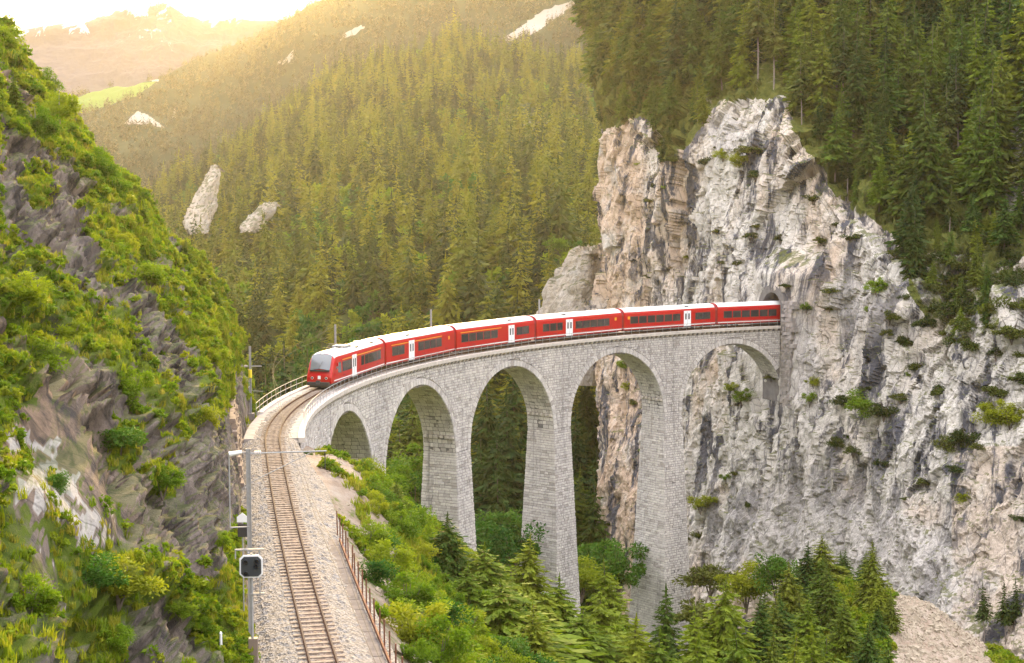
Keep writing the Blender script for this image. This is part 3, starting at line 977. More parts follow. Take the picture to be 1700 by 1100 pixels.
for k in range(5):
    c = centres[k]
    rng = random.Random(100 + k)
    S = Stones()
    core = MB()
    lo, hi = PIERS[k], PIERS[k + 1]
    if k == 0: lo = 0.15
    # spandrel courses front and back
    for side in (1, -1):
        for za, zb in zip(zs[:-1], zs[1:]):
            if zb < ZSP: break
            ha, hb = extr_half(za), extr_half(zb)
            if ha == 0 and hb == 0: wall_face(S, (lo, lo), (hi, hi), za, zb, side, rng)
            else:
                if c - ha > lo + .1: wall_face(S, (lo, lo), (c - ha, max(lo, c - hb)), za, zb, side, rng)
                if c + ha < hi - .1: wall_face(S, (c + ha, min(hi, c + hb)), (hi, hi), za, zb, side, rng)
        nv = 46
        for i in range(nv):                          # voussoirs
            t0, t1 = math.pi * i / nv, math.pi * (i + 1) / nv
            q = []
            for rr, t in ((0, t0), (0, t1), (1, t1), (1, t0)):
                rx, rz = RA + RING * rr, (ZC - ZSP) + RING * rr
                q.append((c + rx * math.cos(t), ZSP + rz * math.sin(t)))
            if min(a for a, _ in q) < lo - .05 or max(a for a, _ in q) > hi + .05: continue
            w = [trk(a, side * (fw_(z) + .0), z) for a, z in q]
            n = trk(c, side * 3.0, 0) - trk(c, side * 2.0, 0)
            S.quad(w[0], w[1], w[2], w[3], n, rng.uniform(.05, .08), rng)
    # soffit courses
    na = 56
    for i in range(na):
        t0, t1 = math.pi * i / na, math.pi * (i + 1) / na
        cuts = row_cuts(-2.1, 2.1, rng, .5, 1.0)
        sa, za = c + RA * math.cos(t0), ZSP + (ZC - ZSP) * math.sin(t0)
        sb, zb = c + RA * math.cos(t1), ZSP + (ZC - ZSP) * math.sin(t1)
        if min(sa, sb) < .2: continue
        tm = (t0 + t1) / 2
        nn = trk(c - 1, 0, 0) - trk(c, 0, 0)
        nvec = nn * math.cos(tm) - np.array([0, 0, math.sin(tm)])
        for a, b in zip(cuts[:-1], cuts[1:]):
            S.quad(trk(sa, a, za), trk(sa, b, za), trk(sb, b, zb), trk(sb, a, zb), nvec, rng.uniform(0, .035), rng)
    # core of the arch
    tt = np.linspace(0, math.pi, 41)
    prof = [(c + RA * math.cos(t), ZSP + (ZC - ZSP) * math.sin(t)) for t in tt]
    prof = [(max(a, lo), z) for a, z in prof]
    inset = .03
    for side in (1, -1):
        vs, fs = [], []
        for a, z in prof:
            vs.append(trk(a, side * (2.1 - inset), z + .03)); vs.append(trk(a, side * (2.1 - inset), -.3))
        for i in range(40): fs.append((2 * i, 2 * i + 1, 2 * i + 3, 2 * i + 2))
        core.add(vs, fs)
        for e0, e1 in ((lo, max(lo, c - RA)), (min(hi, c + RA), hi)):
            if e1 - e0 > .05:
                core.add([trk(e0, side * (2.1 - inset), ZSP), trk(e1, side * (2.1 - inset), ZSP), trk(e1, side * (2.1 - inset), -.3), trk(e0, side * (2.1 - inset), -.3)], [(0, 1, 2, 3)])
    vs, fs = [], []
    for a, z in prof:
        vs.append(trk(a, -2.07, z + .02)); vs.append(trk(a, 2.07, z + .02))
    for i in range(40): fs.append((2 * i, 2 * i + 1, 2 * i + 3, 2 * i + 2))
    core.add(vs, fs)
    co_ = core.build('arch', M_mortar, viaduct)
    S.build('facing_stones', co_)
for k in range(1, 6):
    c = PIERS[k]
    rng = random.Random(200 + k)
    S = Stones()
    core = MB()
    zg = min(gz1(*trk(c, o_)[:2]) for o_ in (-4, 0, 4)) - 3
    zg = min(zg, ZSP - 2)
    zl = [z for z in zs if z < ZSP]
    zprev = ZSP
    zl = [ZSP] + zl
    for za, zb in zip(zl[:-1], zl[1:]):
        if zb < zg: break
        a, b = pw(za), pw(zb)
        hi_a, hi_b = (c + a, c + b) if k < 5 else (c + 4.5, c + 4.5)
        for side in (1, -1): wall_face(S, (c - a, c - b), (hi_a, hi_b), za, zb, side, rng)
        for sgn in (-1, 1):
            if k == 5 and sgn == 1: continue
            F0, F1 = fw_(za), fw_(zb)
            n = (trk(c + sgn, 0, 0) - trk(c, 0, 0))
            cuts = row_cuts(0, 1, rng, .5 / (2 * F0), 1.0 / (2 * F0))
            for x0, x1 in zip(cuts[:-1], cuts[1:]):
                u0, u1 = 2 * x0 - 1, 2 * x1 - 1
                q = [trk(c + sgn * b, u0 * F1, zb), trk(c + sgn * b, u1 * F1, zb), trk(c + sgn * a, u1 * F0, za), trk(c + sgn * a, u0 * F0, za)]
                if sgn < 0: q = [q[1], q[0], q[3], q[2]]
                pr = rng.uniform(0, .07)
                if abs((za + zb) / 2 + 9.3) < .0: pr = .2
                S.quad(*q, n, pr, rng)
    ring = lambda z: [trk(c - pw(z) + .03, -fw_(z) + .03, z), trk((c + pw(z) - .03) if k < 5 else c + 4.5, -fw_(z) + .03, z), trk((c + pw(z) - .03) if k < 5 else c + 4.5, fw_(z) - .03, z), trk(c - pw(z) + .03, fw_(z) - .03, z)]
    core.hexa(ring(zg) + ring(ZSP + (.0 if k < 5 else 0)))
    pc = core.build('pier', M_mortar, viaduct)
    # short projecting centring stones just above the springing
    for sgn in (-1, 1):
        if k == 5 and sgn == 1: continue
        for i in range(6):
            o0 = -1.9 + i * .72
            za = ZSP + 1.7
            h = RA * math.sqrt(1 - ((za - ZSP) / (ZC - ZSP)) ** 2)
            cc = centres[k - 1] if sgn < 0 else centres[k]
            sx = cc + h if sgn < 0 else cc - h
            b = MB()
            a0 = trk(sx, o0, za); nn = (trk(c + sgn, 0, 0) - trk(c, 0, 0)); tt = trk(sx, o0 + .34, za) - a0
            qq = [a0 - nn * .1, a0 + nn * .28, a0 + nn * .28 + tt, a0 - nn * .1 + tt]
            b.hexa(qq + [q + np.array([0, 0, .3]) for q in qq])
            b.build('centring_stone', M_coping, pc)
    if S.v: S.build('facing_stones', pc)
# abutment end wall beyond the last pier, cornice, corbels, parapet
ab = MB(); S = Stones(); rng = random.Random(9)
SE = 131.0
for za, zb in zip(zs[:-1], zs[1:]):
    if zb < -9: break
    e = lambda z: 116 + max(0, (z + 5.5)) * 2.9
    wall_face(S, (PIERS[5], PIERS[5]), (e(za), e(zb)), za, zb, 1, rng)
    wall_face(S, (PIERS[5], PIERS[5]), (e(za), e(zb)), za, zb, -1, rng)
ss = np.linspace(PIERS[5], SE, 12)
for side in (1, -1):
    vs, fs = [], []
    for s in ss: vs += [trk(s, side * 2.07, -.3), trk(s, side * 2.07, -8)]
    fs = [(2 * i, 2 * i + 1, 2 * i + 3, 2 * i + 2) for i in range(11)]
    ab.add(vs, fs)
abo = ab.build('abutment', M_mortar, viaduct)
S.build('facing_stones', abo)
def frames(ss):
    return [(trk(s, 1, 0) - trk(s, 0, 0), np.array([0, 0, 1.])) for s in ss]
def along(name, sec, s0, s1, mat, parent, n=120, bevel=0):
    ss = np.linspace(s0, s1, n)
    m = MB(); m.sweep([trk(s) for s in ss], sec, True, frames(ss))
    return m.build(name, mat, parent, False, bevel)
along('deck', [(-2.2, -.3), (-2.2, -.02), (2.2, -.02), (2.2, -.3)], .3, SE, M_concrete, viaduct)
# coping slabs, one by one
mcop = {}
for side in (1, -1):
    nslab = 100
    for i in range(nslab):
        s0 = .3 + (SE + (.8 if side == 1 else -14) - .3) * i / nslab; s1 = .3 + (SE + (.8 if side == 1 else -14) - .3) * (i + 1) / nslab - .02
        j1, j2 = rnd.uniform(-.012, .012), rnd.uniform(-.012, .012)
        q = [trk(s, side * o_, z) for z in (-.26, .12 + j1) for s, o_ in ((s0, 1.98), (s1, 1.98), (s1, 2.46 + j2), (s0, 2.46 + j2))]
        MB().hexa(q).build('coping_slab', M_coping, viaduct)
    for i in range(int((SE - 4) / (.9 if side == 1 else 1.8))):
        s = .8 + i * (.9 if side == 1 else 1.8)
        if s > 124: break
        q = [trk(s_, side * o_, z) for z, oo in ((-.58, 2.22), (-.27, 2.42)) for s_, o_ in ((s, 2.0), (s + .42, 2.0), (s + .42, oo), (s, oo))]
        MB().hexa(q).build('corbel', M_coping, viaduct)
# railings on both sides
def railing(side, s0, s1, off, step, zb, name_label, parent=None, hgt=1.0, rails=(1.0, .55)):
    root = obj('railing', None, parent) if parent else thing('metal_railing', name_label, 'railing')
    n = int((s1 - s0) / step)
    for i in range(n + 1):
        s = s0 + (s1 - s0) * i / n
        MB().tube(trk(s, side * off, zb - .02), trk(s, side * off, zb + hgt), .026, n=6).build('post', M_steel, root)
    ss = np.linspace(s0, s1, max(8, int((s1 - s0) / 1.2)))
    for h in rails:
        m = MB(); m.sweep([trk(s, side * off, zb + h) for s in ss], [(-.02, -.02), (-.02, .02), (.02, .02), (.02, -.02)], True, frames(ss))
        m.build('rail', M_steel, root)
    return root
railing(1, .8, 124, 2.24, 1.55, .12, '', viaduct, .98, (.98, .5))
railing(-1, .8, 119, 2.24, 1.9, .12, '', viaduct, 1.05, (1.05, .55))

# tunnel portal and bore
portal = thing('tunnel_portal', 'dark tunnel mouth with stone surround where the train enters the cliff', 'tunnel', trk(-.4))
m = MB(); Sp = Stones(); rng = random.Random(77)
def arch_out(t): # opening outline: vertical sides then round head
    return 2.2 * math.cos(t), 2.75 + 2.2 * math.sin(t)
op = [(2.2, -1.0)] + [arch_out(t) for t in np.linspace(0, math.pi, 17)] + [(-2.2, -1.0)]
ou = [(3.3, -1.0)] + [(3.3 * math.cos(t), 2.75 + 3.25 * math.sin(t)) for t in np.linspace(0, math.pi, 17)] + [(-3.3, -1.0)]
for i in range(len(op) - 1):
    (a, za), (b, zb) = op[i], op[i + 1]; (c_, zc_), (d_, zd_) = ou[i], ou[i + 1]
    q = [trk(.25, a, za), trk(.25, c_, zc_), trk(.25, d_, zd_), trk(.25, b, zb)]
    m.add(q + [trk(-3, a, za), trk(-3, c_, zc_), trk(-3, d_, zd_), trk(-3, b, zb)], [(0, 1, 2, 3), (0, 3, 7, 4), (1, 5, 6, 2)])
po = m.build('surround', M_mortar); po.parent = portal; po.matrix_parent_inverse = __import__('mathutils').Matrix.Translation(trk(-.4)).inverted()
m = MB()
for i in range(len(op) - 1):
    (a, za), (b, zb) = op[i], op[i + 1]
    m.add([trk(.1, a * 1.1, za), trk(-30, a * 1.1, za), trk(-30, b * 1.1, zb), trk(.1, b * 1.1, zb)], [(0, 1, 2, 3)])
m.add([trk(-30, -2.5, -1), trk(-30, 2.5, -1), trk(-30, 2.5, 5.2), trk(-30, -2.5, 5.2)], [(0, 1, 2, 3)])
m.add([trk(-30, -2.5, -.05), trk(-30, 2.5, -.05), trk(.3, 2.5, -.05), trk(.3, -2.5, -.05)], [(0, 1, 2, 3)])
bo = m.build('bore', plain('tunnel_lining', (.08, .075, .07), .95)); bo.parent = portal; bo.matrix_parent_inverse = po.matrix_parent_inverse.copy()
# stone buttress below the portal, courses of large blocks
but = thing('stone_buttress', 'narrow buttress of rough grey blocks beside the viaduct end', 'buttress', trk(-.4))
imp = po.matrix_parent_inverse
z = 3.8
for r in range(26):
    h = rnd.uniform(.5, .75)
    o0 = 2.45
    while o0 < 4.6:
        w = rnd.uniform(.55, .95)
        q = [trk(s, o_, zz) for zz in (z - h + .03, z) for s, o_ in ((-2.5, o0), (.25 + rnd.uniform(-.1, .12), o0), (.25 + rnd.uniform(-.1, .12), o0 + w - .03), (-2.5, o0 + w - .03))]
        b_ = MB().hexa(q).build('block', M_concrete, but); b_.matrix_parent_inverse = imp.copy()
        o0 += w
    z -= h

# ------------------------------------------------------------------ ballast, track
ss = np.arange(.0, 243, .3)
offs = [-2.9, -2.2, -1.9, -1.5, -1.2, -.9, -.6, -.3, 0, .3, .6, .9, 1.2, 1.5, 1.9, 2.3, 2.75, 3.2, 3.5]
zz_ = [-.62, -.33, -.16, -.04, 0, .02, .015, .01, .01, .01, .015, .02, 0, -.04, -.16, -.30, -.42, -.62, -2.4]
B = np.zeros((len(ss), len(offs), 3))
for j, (o_, z_) in enumerate(zip(offs, zz_)):
    oo = np.full(len(ss), o_)
    if o_ < -1.9: oo = np.where(ss < 121, -1.95 + (o_ + 1.9) * .02, o_ - np.clip((133 - ss) / 12, 0, 1) * .6)
    if o_ > 1.9: oo = np.where(ss < 131, 1.95 + (o_ - 1.9) * .02, np.where(ss < 150, 1.95 + (o_ - 1.9) * (.02 + .98 * (ss - 131) / 19), o_))
    zz2 = np.full(len(ss), z_)
    B[:, j] = trk(ss, oo, zz2)
B[..., 2] += .03 * fbm(B * 3.1, 3, 5) + .02 * NR.standard_normal(B.shape[:2])
Bf = resample(B, len(ss), 52)
Bf[..., 2] += .018 * NR.standard_normal(Bf.shape[:2])
_, bo_ = so(Bf[..., 0], Bf[..., 1])
rust = np.clip(1.15 - np.abs(np.linspace(0, 1, 52)[None, :] * 6.1 - 2.9) / .95, 0, 1) * np.ones((len(ss), 1))
struct('ballast_bed', mesh_np('ballast_bed', Bf.reshape(-1, 3), grid_faces(len(ss), 52), False, M_ballast, {'rust': rust.ravel()}))
track = thing('railway_track', 'single narrow gauge railway track curving on ballast towards the viaduct', 'railway track', (0, 0, 0))
slm = MB().box(-.11, .11, -.92, .92, -.13, .065).mesh('sleeper', M_sleeper)
nsl = 0
for s in np.arange(100.5, 240, .66):
    o = obj('sleeper', slm, track, .012)
    p = trk(s, rnd.uniform(-.02, .02), rnd.uniform(-.006, .006))
    o.location = tuple(map(float, p)); o.rotation_euler = (0, 0, trk_ang(s) + rnd.uniform(-.015, .015)); nsl += 1
ssr = np.linspace(0, 243, 330)
rsec = [(-.06, 0), (-.06, .02), (-.012, .035), (-.012, .105), (-.035, .115), (-.035, .145), (.035, .145), (.035, .115), (.012, .105), (.012, .035), (.06, .02), (.06, 0)]
for sgn in (-1, 1):
    m = MB(); m.sweep([trk(s, sgn * .535, .05) for s in ssr], rsec, True, frames(ssr))
    r_ = m.build('rail', M_rail_rust, track)
    m = MB(); m.sweep([trk(s, sgn * .535, .05) for s in ssr], [(-.03, .1455), (-.03, .149), (.03, .149), (.03, .1455)], True, frames(ssr))
    m.build('running_surface', M_rail_top, r_)
# ------------------------------------------------------------------ the red train, car by car
RT = .20                                              # rail top
HALF = 1.33
side_prof = [(-1.22, .42), (-1.33, .62), (-1.33, 2.45), (-1.29, 2.72), (-1.20, 2.92)]
roof_prof = [(-1.20, 2.92), (-1.06, 3.12), (-.8, 3.29), (-.45, 3.40), (0, 3.44), (.45, 3.40), (.8, 3.29), (1.06, 3.12), (1.20, 2.92)]
full = side_prof + roof_prof[1:-1] + [(-y, z) for y, z in side_prof[::-1]]
def loft(m, secs, prof_pts, cap0=True, cap1=True, closed=True):
    n = len(prof_pts)
    vs = []
    for x, f in secs: vs += [(x, *f(y, z)) for y, z in prof_pts]
    fs = []
    for i in range(len(secs) - 1):
        for j in range(n if closed else n - 1):
            k = (j + 1) % n
            fs.append((i * n + j, i * n + k, (i + 1) * n + k, (i + 1) * n + j))
    if cap0: fs.append(tuple(range(n))[::-1])
    if cap1: fs.append(tuple((len(secs) - 1) * n + j for j in range(n)))
    m.add(vs, fs)
LBODY = 17.45
def window_mesh(w, h):
    return MB().box(-w / 2, w / 2, -.02, .012, -h / 2, h / 2).mesh('window', M_steel_d), MB().box(-w / 2 + .05, w / 2 - .05, .012, .02, -h / 2 + .05, h / 2 - .05).mesh('pane', M_glass)
WM = {}
def add_window(root, x, w, z=1.82, h=1.0, side=1, name='window'):
    k = (round(w, 2), round(h, 2))
    if k not in WM: WM[k] = window_mesh(w, h)
    fr = obj(name, WM[k][0], root)
    fr.location = (x, side * 1.33, z); fr.rotation_euler = (0, 0, 0 if side > 0 else math.pi)
    obj('pane', WM[k][1], fr)
DM = None
def add_door(root, x, side):
    global DM
    if DM is None:
        DM = (MB().box(-.68, .68, -.02, .022, -1.06, 1.06).mesh('door', M_white), MB().box(-.13, .13, .02, .03, -.42, .42).mesh('pane', M_glass), MB().box(-.012, .012, .02, .028, -1.0, 1.0).mesh('leaf_seam', M_steel_d),
              MB().box(-.72, .72, -.02, .05, -.06, .03).mesh('step', M_steel))
    d = obj('door', DM[0], root, .01)
    d.location = (x, side * 1.33, 1.60); d.rotation_euler = (0, 0, 0 if side > 0 else math.pi)
    for dx in (-.3, .3):
        q = obj('pane', DM[1], d); q.location = (dx, 0, .26)
    obj('leaf_seam', DM[2], d)
    q = obj('step', DM[3], d); q.location = (0, 0, -1.1)
bog = MB()
for sy in (-1, 1): bog.box(-1.25, 1.25, sy * .78 - .06, sy * .78 + .06, .30, .52)
bog.box(-.3, .3, -.8, .8, .3, .55)
BOG = bog.mesh('bogie', M_under)
WHL = MB().tube((0, -.06, 0), (0, .06, 0), .34, n=18).mesh('wheel', M_steel_d)
UND = MB().box(-LBODY / 2 + .4, LBODY / 2 - .4, -1.1, 1.1, .28, .6).box(-2.4, -.6, -1.18, 1.18, .16, .5).box(.2, 2.6, -1.18, 1.18, .18, .5).mesh('underframe', M_under)
def make_car(idx, label, wins, doors, yellow=None, plate=None, vents=(), cab=False, number=None):
    s_mid = 11.116 + 18.14 * (idx - .5)                # idx 0: the car in the tunnel mouth
    root = thing('train_carriage', label, 'train car', trk(s_mid, 0, RT), trk_ang(s_mid), 'carriages of the red train')
    x0, x1 = -LBODY / 2, LBODY / 2 - (.8 if cab else 0)
    idf = lambda y, z: (y, z)
    if not cab:
        m = MB(); loft(m, [(x0, idf), (x1, idf)], full); m.build('body', M_red, root)
        m = MB()
        for xa, xb in ((x0 + .05, x1 - .05),):
            loft(m, [(xa, lambda y, z: (y * 1.012, z + .012)), (xb, lambda y, z: (y * 1.012, z + .012))], roof_prof, False, False, False)
        m.build('roof', M_roof, root, True)
    else:
        def lim(ztop, wd):
            def f(y, z):
                zz = .42 + (z - .42) * (ztop - .42) / (3.44 - .42)
                return (y * wd, zz)
            return f
        secs = [(x0, idf), (x1 - 1.7, idf), (x1 - 1.3, lim(3.40, .995)), (x1 - 1.0, lim(3.22, .99)), (x1 - .72, lim(2.85, .985)), (x1 - .42, lim(2.26, .975)), (x1 - .18, lim(1.76, .965)), (x1 - .06, lim(1.45, .955)), (x1 + .03, lim(1.18, .94))]
        m = MB(); loft(m, secs, full); m.build('body', M_red, root, False)
        m = MB(); loft(m, [(x0 + .05, lambda y, z: (y * 1.012, z + .012)), (x1 - 1.7, lambda y, z: (y * 1.012, z + .012)), (x1 - 1.3, lambda y, z: (lim(3.40, .995)(y, z)[0] * 1.01, lim(3.40, .995)(y, z)[1] + .014)), (x1 - 1.08, lambda y, z: (y * .985, lim(3.28, .98)(y, z)[1] + .016))], roof_prof, False, False, False)
        m.build('roof', M_roof, root, True)
        ws = MB()
        f = lambda x, zt, wd, up_: [(x + .03, y * wd, zt + up_) for y in (-1.02, -.55, 0, .55, 1.02)]
        rows_ = [f(x1 - 1.02, 3.20, .98, .06), f(x1 - .72, 2.87, 1.0, .08), f(x1 - .42, 2.30, 1.0, .08), f(x1 - .17, 1.80, .98, .06)]
        vs = [q for r_ in rows_ for q in r_]
        # the pane follows the crown of the nose
        vs = [(x, y, z - .16 * (y / 1.0) ** 2) for x, y, z in vs]
        fs = [(i * 5 + j, i * 5 + j + 1, (i + 1) * 5 + j + 1, (i + 1) * 5 + j) for i in range(3) for j in range(4)]
        w_ = ws.add(vs, fs).build('windscreen', M_glass_l, root, True)
        MB().tube((x1 - .06, -.1, 1.9), (x1 - .36, .25, 2.6), .02, n=5).build('wiper', M_steel_d, w_)
        MB().box(x1 - .3, x1 + .02, -1.0, 1.0, 1.62, 1.76).build('screen_sill', M_black, root)
        MB().hexa([(x1 - .5, -1.1, .05), (x1 + .14, -.95, .05), (x1 + .14, .95, .05), (x1 - .5, 1.1, .05), (x1 - .5, -1.15, .46), (x1 + .1, -1.0, .46), (x1 + .1, 1.0, .46), (x1 - .5, 1.15, .46)]).build('plough', M_under, root, False, .02)
        MB().box(x1 - .1, x1 + .42, -.13, .13, .48, .72).box(x1 + .36, x1 + .46, -.2, .2, .42, .78).build('coupler', M_steel_d, root)
        for y in (-.72, .72):
            h = MB().tube((x1 - .12, y, .98), (x1 + .05, y, .98), .13, n=14).build('headlight', M_white, root)
            MB().tube((x1 + .05, y, .98), (x1 + .06, y, .98), .10, n=14).build('lens', M_lens, h)
        MB().tube((x1 - 1.12, 0, 3.26), (x1 - .94, 0, 3.26), .10, n=12).build('headlight', M_white, root)
        MB().hexa([(x1 + .015, -.16, .86), (x1 + .035, -.16, .86), (x1 + .035, .16, .86), (x1 + .015, .16, .86), (x1 - .02, -.14, 1.2), (x1 + .035, -.14, 1.2), (x1 + .035, .14, 1.2), (x1 - .02, .14, 1.2)]).build('emblem', M_white, root, False, .01)
        for sd in (-1, 1):
            q = MB().hexa([(x1 - 2.75, sd * 1.3, 1.28), (x1 - .85, sd * 1.22, 1.28), (x1 - .85, sd * 1.30, 1.28), (x1 - 2.75, sd * 1.345, 1.28), (x1 - 2.55, sd * 1.28, 2.36), (x1 - 1.35, sd * 1.24, 2.36), (x1 - 1.35, sd * 1.325, 2.36), (x1 - 2.55, sd * 1.34, 2.36)]).build('cab_window', M_steel_d, root)
            MB().hexa([(x1 - 2.62, sd * 1.34, 1.36), (x1 - .95, sd * 1.29, 1.36), (x1 - .95, sd * 1.312, 1.36), (x1 - 2.62, sd * 1.352, 1.36), (x1 - 2.48, sd * 1.33, 2.28), (x1 - 1.42, sd * 1.32, 2.28), (x1 - 1.42, sd * 1.336, 2.28), (x1 - 2.48, sd * 1.348, 2.28)]).build('pane', M_glass_l, q)
            MB().box(x1 - 1.5, x1 - 1.36, sd * 1.35 - .1, sd * 1.35 + .1, 2.0, 2.4).build('mirror', M_red, root, False, .02)
        pg = MB()
        for y in (-.5, .5):
            pg.box(x1 - 5.2, x1 - 3.3, y - .04, y + .04, 3.50, 3.58)
            pg.tube((x1 - 5.0, y, 3.58), (x1 - 3.6, y * .9, 3.72), .035, n=6).tube((x1 - 3.6, y * .9, 3.72), (x1 - 4.9, y * .8, 3.84), .028, n=6)
        pg.box(x1 - 5.0, x1 - 4.8, -.85, .85, 3.83, 3.88)
        pg.build('pantograph', M_under, root)
        MB().box(x1 - 7.6, x1 - 5.6, -.7, .7, 3.36, 3.62).build('roof_equipment', M_steel, root, False, .04)
    for sd in (-1, 1):
        for x, w in wins: add_window(root, x, w, side=sd)
        for x in doors: add_door(root, x, sd)
        if yellow:
            MB().box(yellow[0], yellow[1], sd * 1.318 - .014, sd * 1.318 + .014, 2.45, 2.54).build('yellow_stripe', M_yellow, root)
        xa, xb = x0 + .02, x1 - (.6 if cab else .02)
        MB().box(xa, xb, sd * 1.327 - .01, sd * 1.327 + .01, .63, .72).build('white_stripe', M_white, root)
        if plate: MB().box(plate - .2, plate + .2, sd * 1.33 - .01, sd * 1.33 + .01, 1.95, 2.35).build('class_plate', M_yellow, root)
        for x in (x0 + 2.2, x1 - 3.6, x0 + 8.3):
            MB().box(x - .35, x + .35, sd * 1.332 - .008, sd * 1.332 + .008, .92, 1.02).build('inscription_panel', M_roof if False else M_redd, root)
    for x in vents: MB().box(x - .35, x + .35, -1.0, -.45, 3.2, 3.38).box(x - .35, x + .35, .5, 1.0, 3.2, 3.36).build('roof_vent', M_steel_d, root, False, .02)
    if not cab or True:
        g = MB(); gp_ = [(-1.15, .55), (-1.2, 2.5), (-1.0, 3.0), (-.5, 3.3), (0, 3.34), (.5, 3.3), (1.0, 3.0), (1.2, 2.5), (1.15, .55)]
        loft(g, [(x0 - .34, idf), (x0, idf)], gp_)
        g.build('gangway', M_redd, root)
        if not cab:
            g = MB(); loft(g, [(x1, idf), (x1 + .34, idf)], gp_); g.build('gangway', M_redd, root)
    u = obj('underframe', UND, root)
    for bx in (x0 + 2.9, x1 - 2.9):
        b = obj('bogie', BOG, root); b.location = (bx, 0, 0)
        for wx in (-.9, .9):
            for wy in (-.55, .55):
                q = obj('wheel', WHL, b); q.location = (wx, wy, .34)
    return root
# +x of a carriage points towards the front of the train (left in the photograph)
make_car(5, 'leading red driving carriage with sloping windscreen and roof pantograph', [(4.2, 1.42), (2.74, 1.42), (-1.4, .9), (-2.7, 1.2), (-4.1, 1.46), (-5.5, 1.46), (-6.9, 1.2)], [1.25], (-7.6, 4.9), None, (-.6, -5.5), True)
make_car(4, 'second red carriage behind the front, yellow stripe and white door right of two windows', [(6.6, 1.48), (5.1, 1.48), (.2, 1.48), (-1.35, 1.48), (-2.9, 1.48), (-4.45, 1.48)], [2.6], (-5.3, 7.5), -7.2, (2.9,))
make_car(3, 'third red carriage with five windows left of its white door and a yellow stripe', [(7.0, 1.5), (5.4, 1.5), (3.8, 1.5), (2.2, 1.5), (.6, 1.5), (-5.2, 1.46), (-6.7, 1.46)], [-3.3], (-1.0, 7.9), None, (-3.4,))
make_car(2, 'fourth red carriage without yellow stripe, white door in its left third', [(6.9, 1.3), (5.5, 1.3), (4.2, 1.1), (.3, 1.46), (-1.2, 1.46), (-2.7, 1.46), (-4.2, 1.46), (-5.5, 1.1)], [2.3], None, -7.4, (3.0,))
make_car(1, 'fifth red carriage, six windows left of the white door, next to the tunnel car', [(6.9, 1.45), (5.3, 1.45), (3.7, 1.45), (2.1, 1.45), (.5, 1.45), (-1.1, 1.45), (-5.5, 1.48), (-7.0, 1.48)], [-3.2], None, 7.9, (-3.4,))
make_car(0, 'rearmost visible red carriage, half inside the tunnel mouth', [(7.0, 1.45), (5.4, 1.45), (3.8, 1.45), (2.2, 1.45), (.6, 1.45), (-1.0, 1.45), (-5.4, 1.48)], [-3.2], None, None, ())

# ------------------------------------------------------------------ catenary masts, wires, signal
def frame_at(s): return trk_ang(s)
def mast(s, off, h, label, arm=None, z0=-.3, extras=(), group='overhead line masts'):
    root = thing('overhead_line_mast', label, 'mast', trk(s, off, z0), trk_ang(s), group)
    m = MB()
    for y in (-.075, .075): m.box(-.08, .08, y - .012, y + .012, 0, h)
    m.box(-.012, .012, -.07, .07, 0, h)
    m.build('pole', M_steel, root)
    MB().box(-.3, .3, -.3, .3, -.3, .25).build('footing', M_concrete, root)
    if arm:
        L, ha = arm                                        # signed reach, height
        sg = 1 if L > 0 else -1
        MB().tube((0, 0, ha), (0, L, ha), .03, n=8).build('bracket_arm', M_steel, root)
        MB().tube((0, 0, ha - 1.2), (0, L * .8, ha - .04), .02, n=6).build('stay', M_steel, root)
        MB().tube((0, L * .98, ha), (0, L * .98, ha - .75), .02, n=5).build('dropper', M_steel_d, root)
        i_ = MB()
        for q in range(4): i_.tube((0, .25 * sg + q * .07 * sg, ha), (0, .25 * sg + (q * .07 + .04) * sg, ha), .1, n=10)
        i_.build('insulator', M_insul, root)
    return root
mm = mast(188.2, -2.75, 8.75, 'tall galvanised line mast at lower left with white lamp bracket and signal below', (3.1, 8.55))
MB().tube((0, 0, 8.6), (0, -.75, 8.6), .03, n=6).tube((0, -.75, 8.6), (0, -.75, 5.6), .03, n=6).tube((0, -.75, 5.6), (0, 0, 5.6), .03, n=6).build('cable_frame', M_steel, mm)
lm = MB().tube((0, -.75, 8.55), (0, -.25, 8.62), .10, .07, n=10).build('lamp_head', M_white, mm)
MB().box(-.3, .3, -.09, -.03, 4.4, 4.6).build('clamp', M_steel, mm)
m2 = mast(116.5, -3.1, 6.1, 'line mast with yellow band at the curve beside the railing', (-2.3, 4.35))
MB().tube((0, -.01, 3.35), (0, -.01, 4.05), .16, n=12).build('yellow_band', plain('yellow_band_paint', (.75, .60, .03), .5), m2)
MB().box(-.16, .16, -.32, -.12, 2.5, 2.95).build('white_box', M_white, m2, False, .02)
MB().tube((0, 0, 4.35), (0, 1.0, 4.35), .045, n=8).build('arm_end', M_steel, m2)
MB().tube((0, -2.0, 2.35), (0, 1.1, 2.15), .02, n=5).build('lower_stay', M_steel, m2)
for k, s in enumerate((88.5, 65.0, 42.0)):
    mast(s, -2.75, 5.4, ['pale line mast rising behind the leading carriage', 'pale line mast rising behind the second carriage', 'pale line mast rising behind the end of the third carriage'][k], None, .0)
# contact and messenger wire
wire = thing('overhead_wire', 'thin overhead contact wire hung along the railway track', 'wire', (0, 0, 0))
ws_ = np.linspace(2, 236, 160)
for nm, zf in (('contact_wire', lambda s: 5.0), ('messenger_wire', lambda s: 5.9 - .5 * math.sin(math.pi * ((s - 21) % 25) / 25))):
    m = MB(); m.sweep([trk(s, .1, zf(s)) for s in ws_], [(-.007, -.007), (-.007, .007), (.007, .007), (.007, -.007)], True, frames(ws_))
    m.build(nm, M_under, wire)
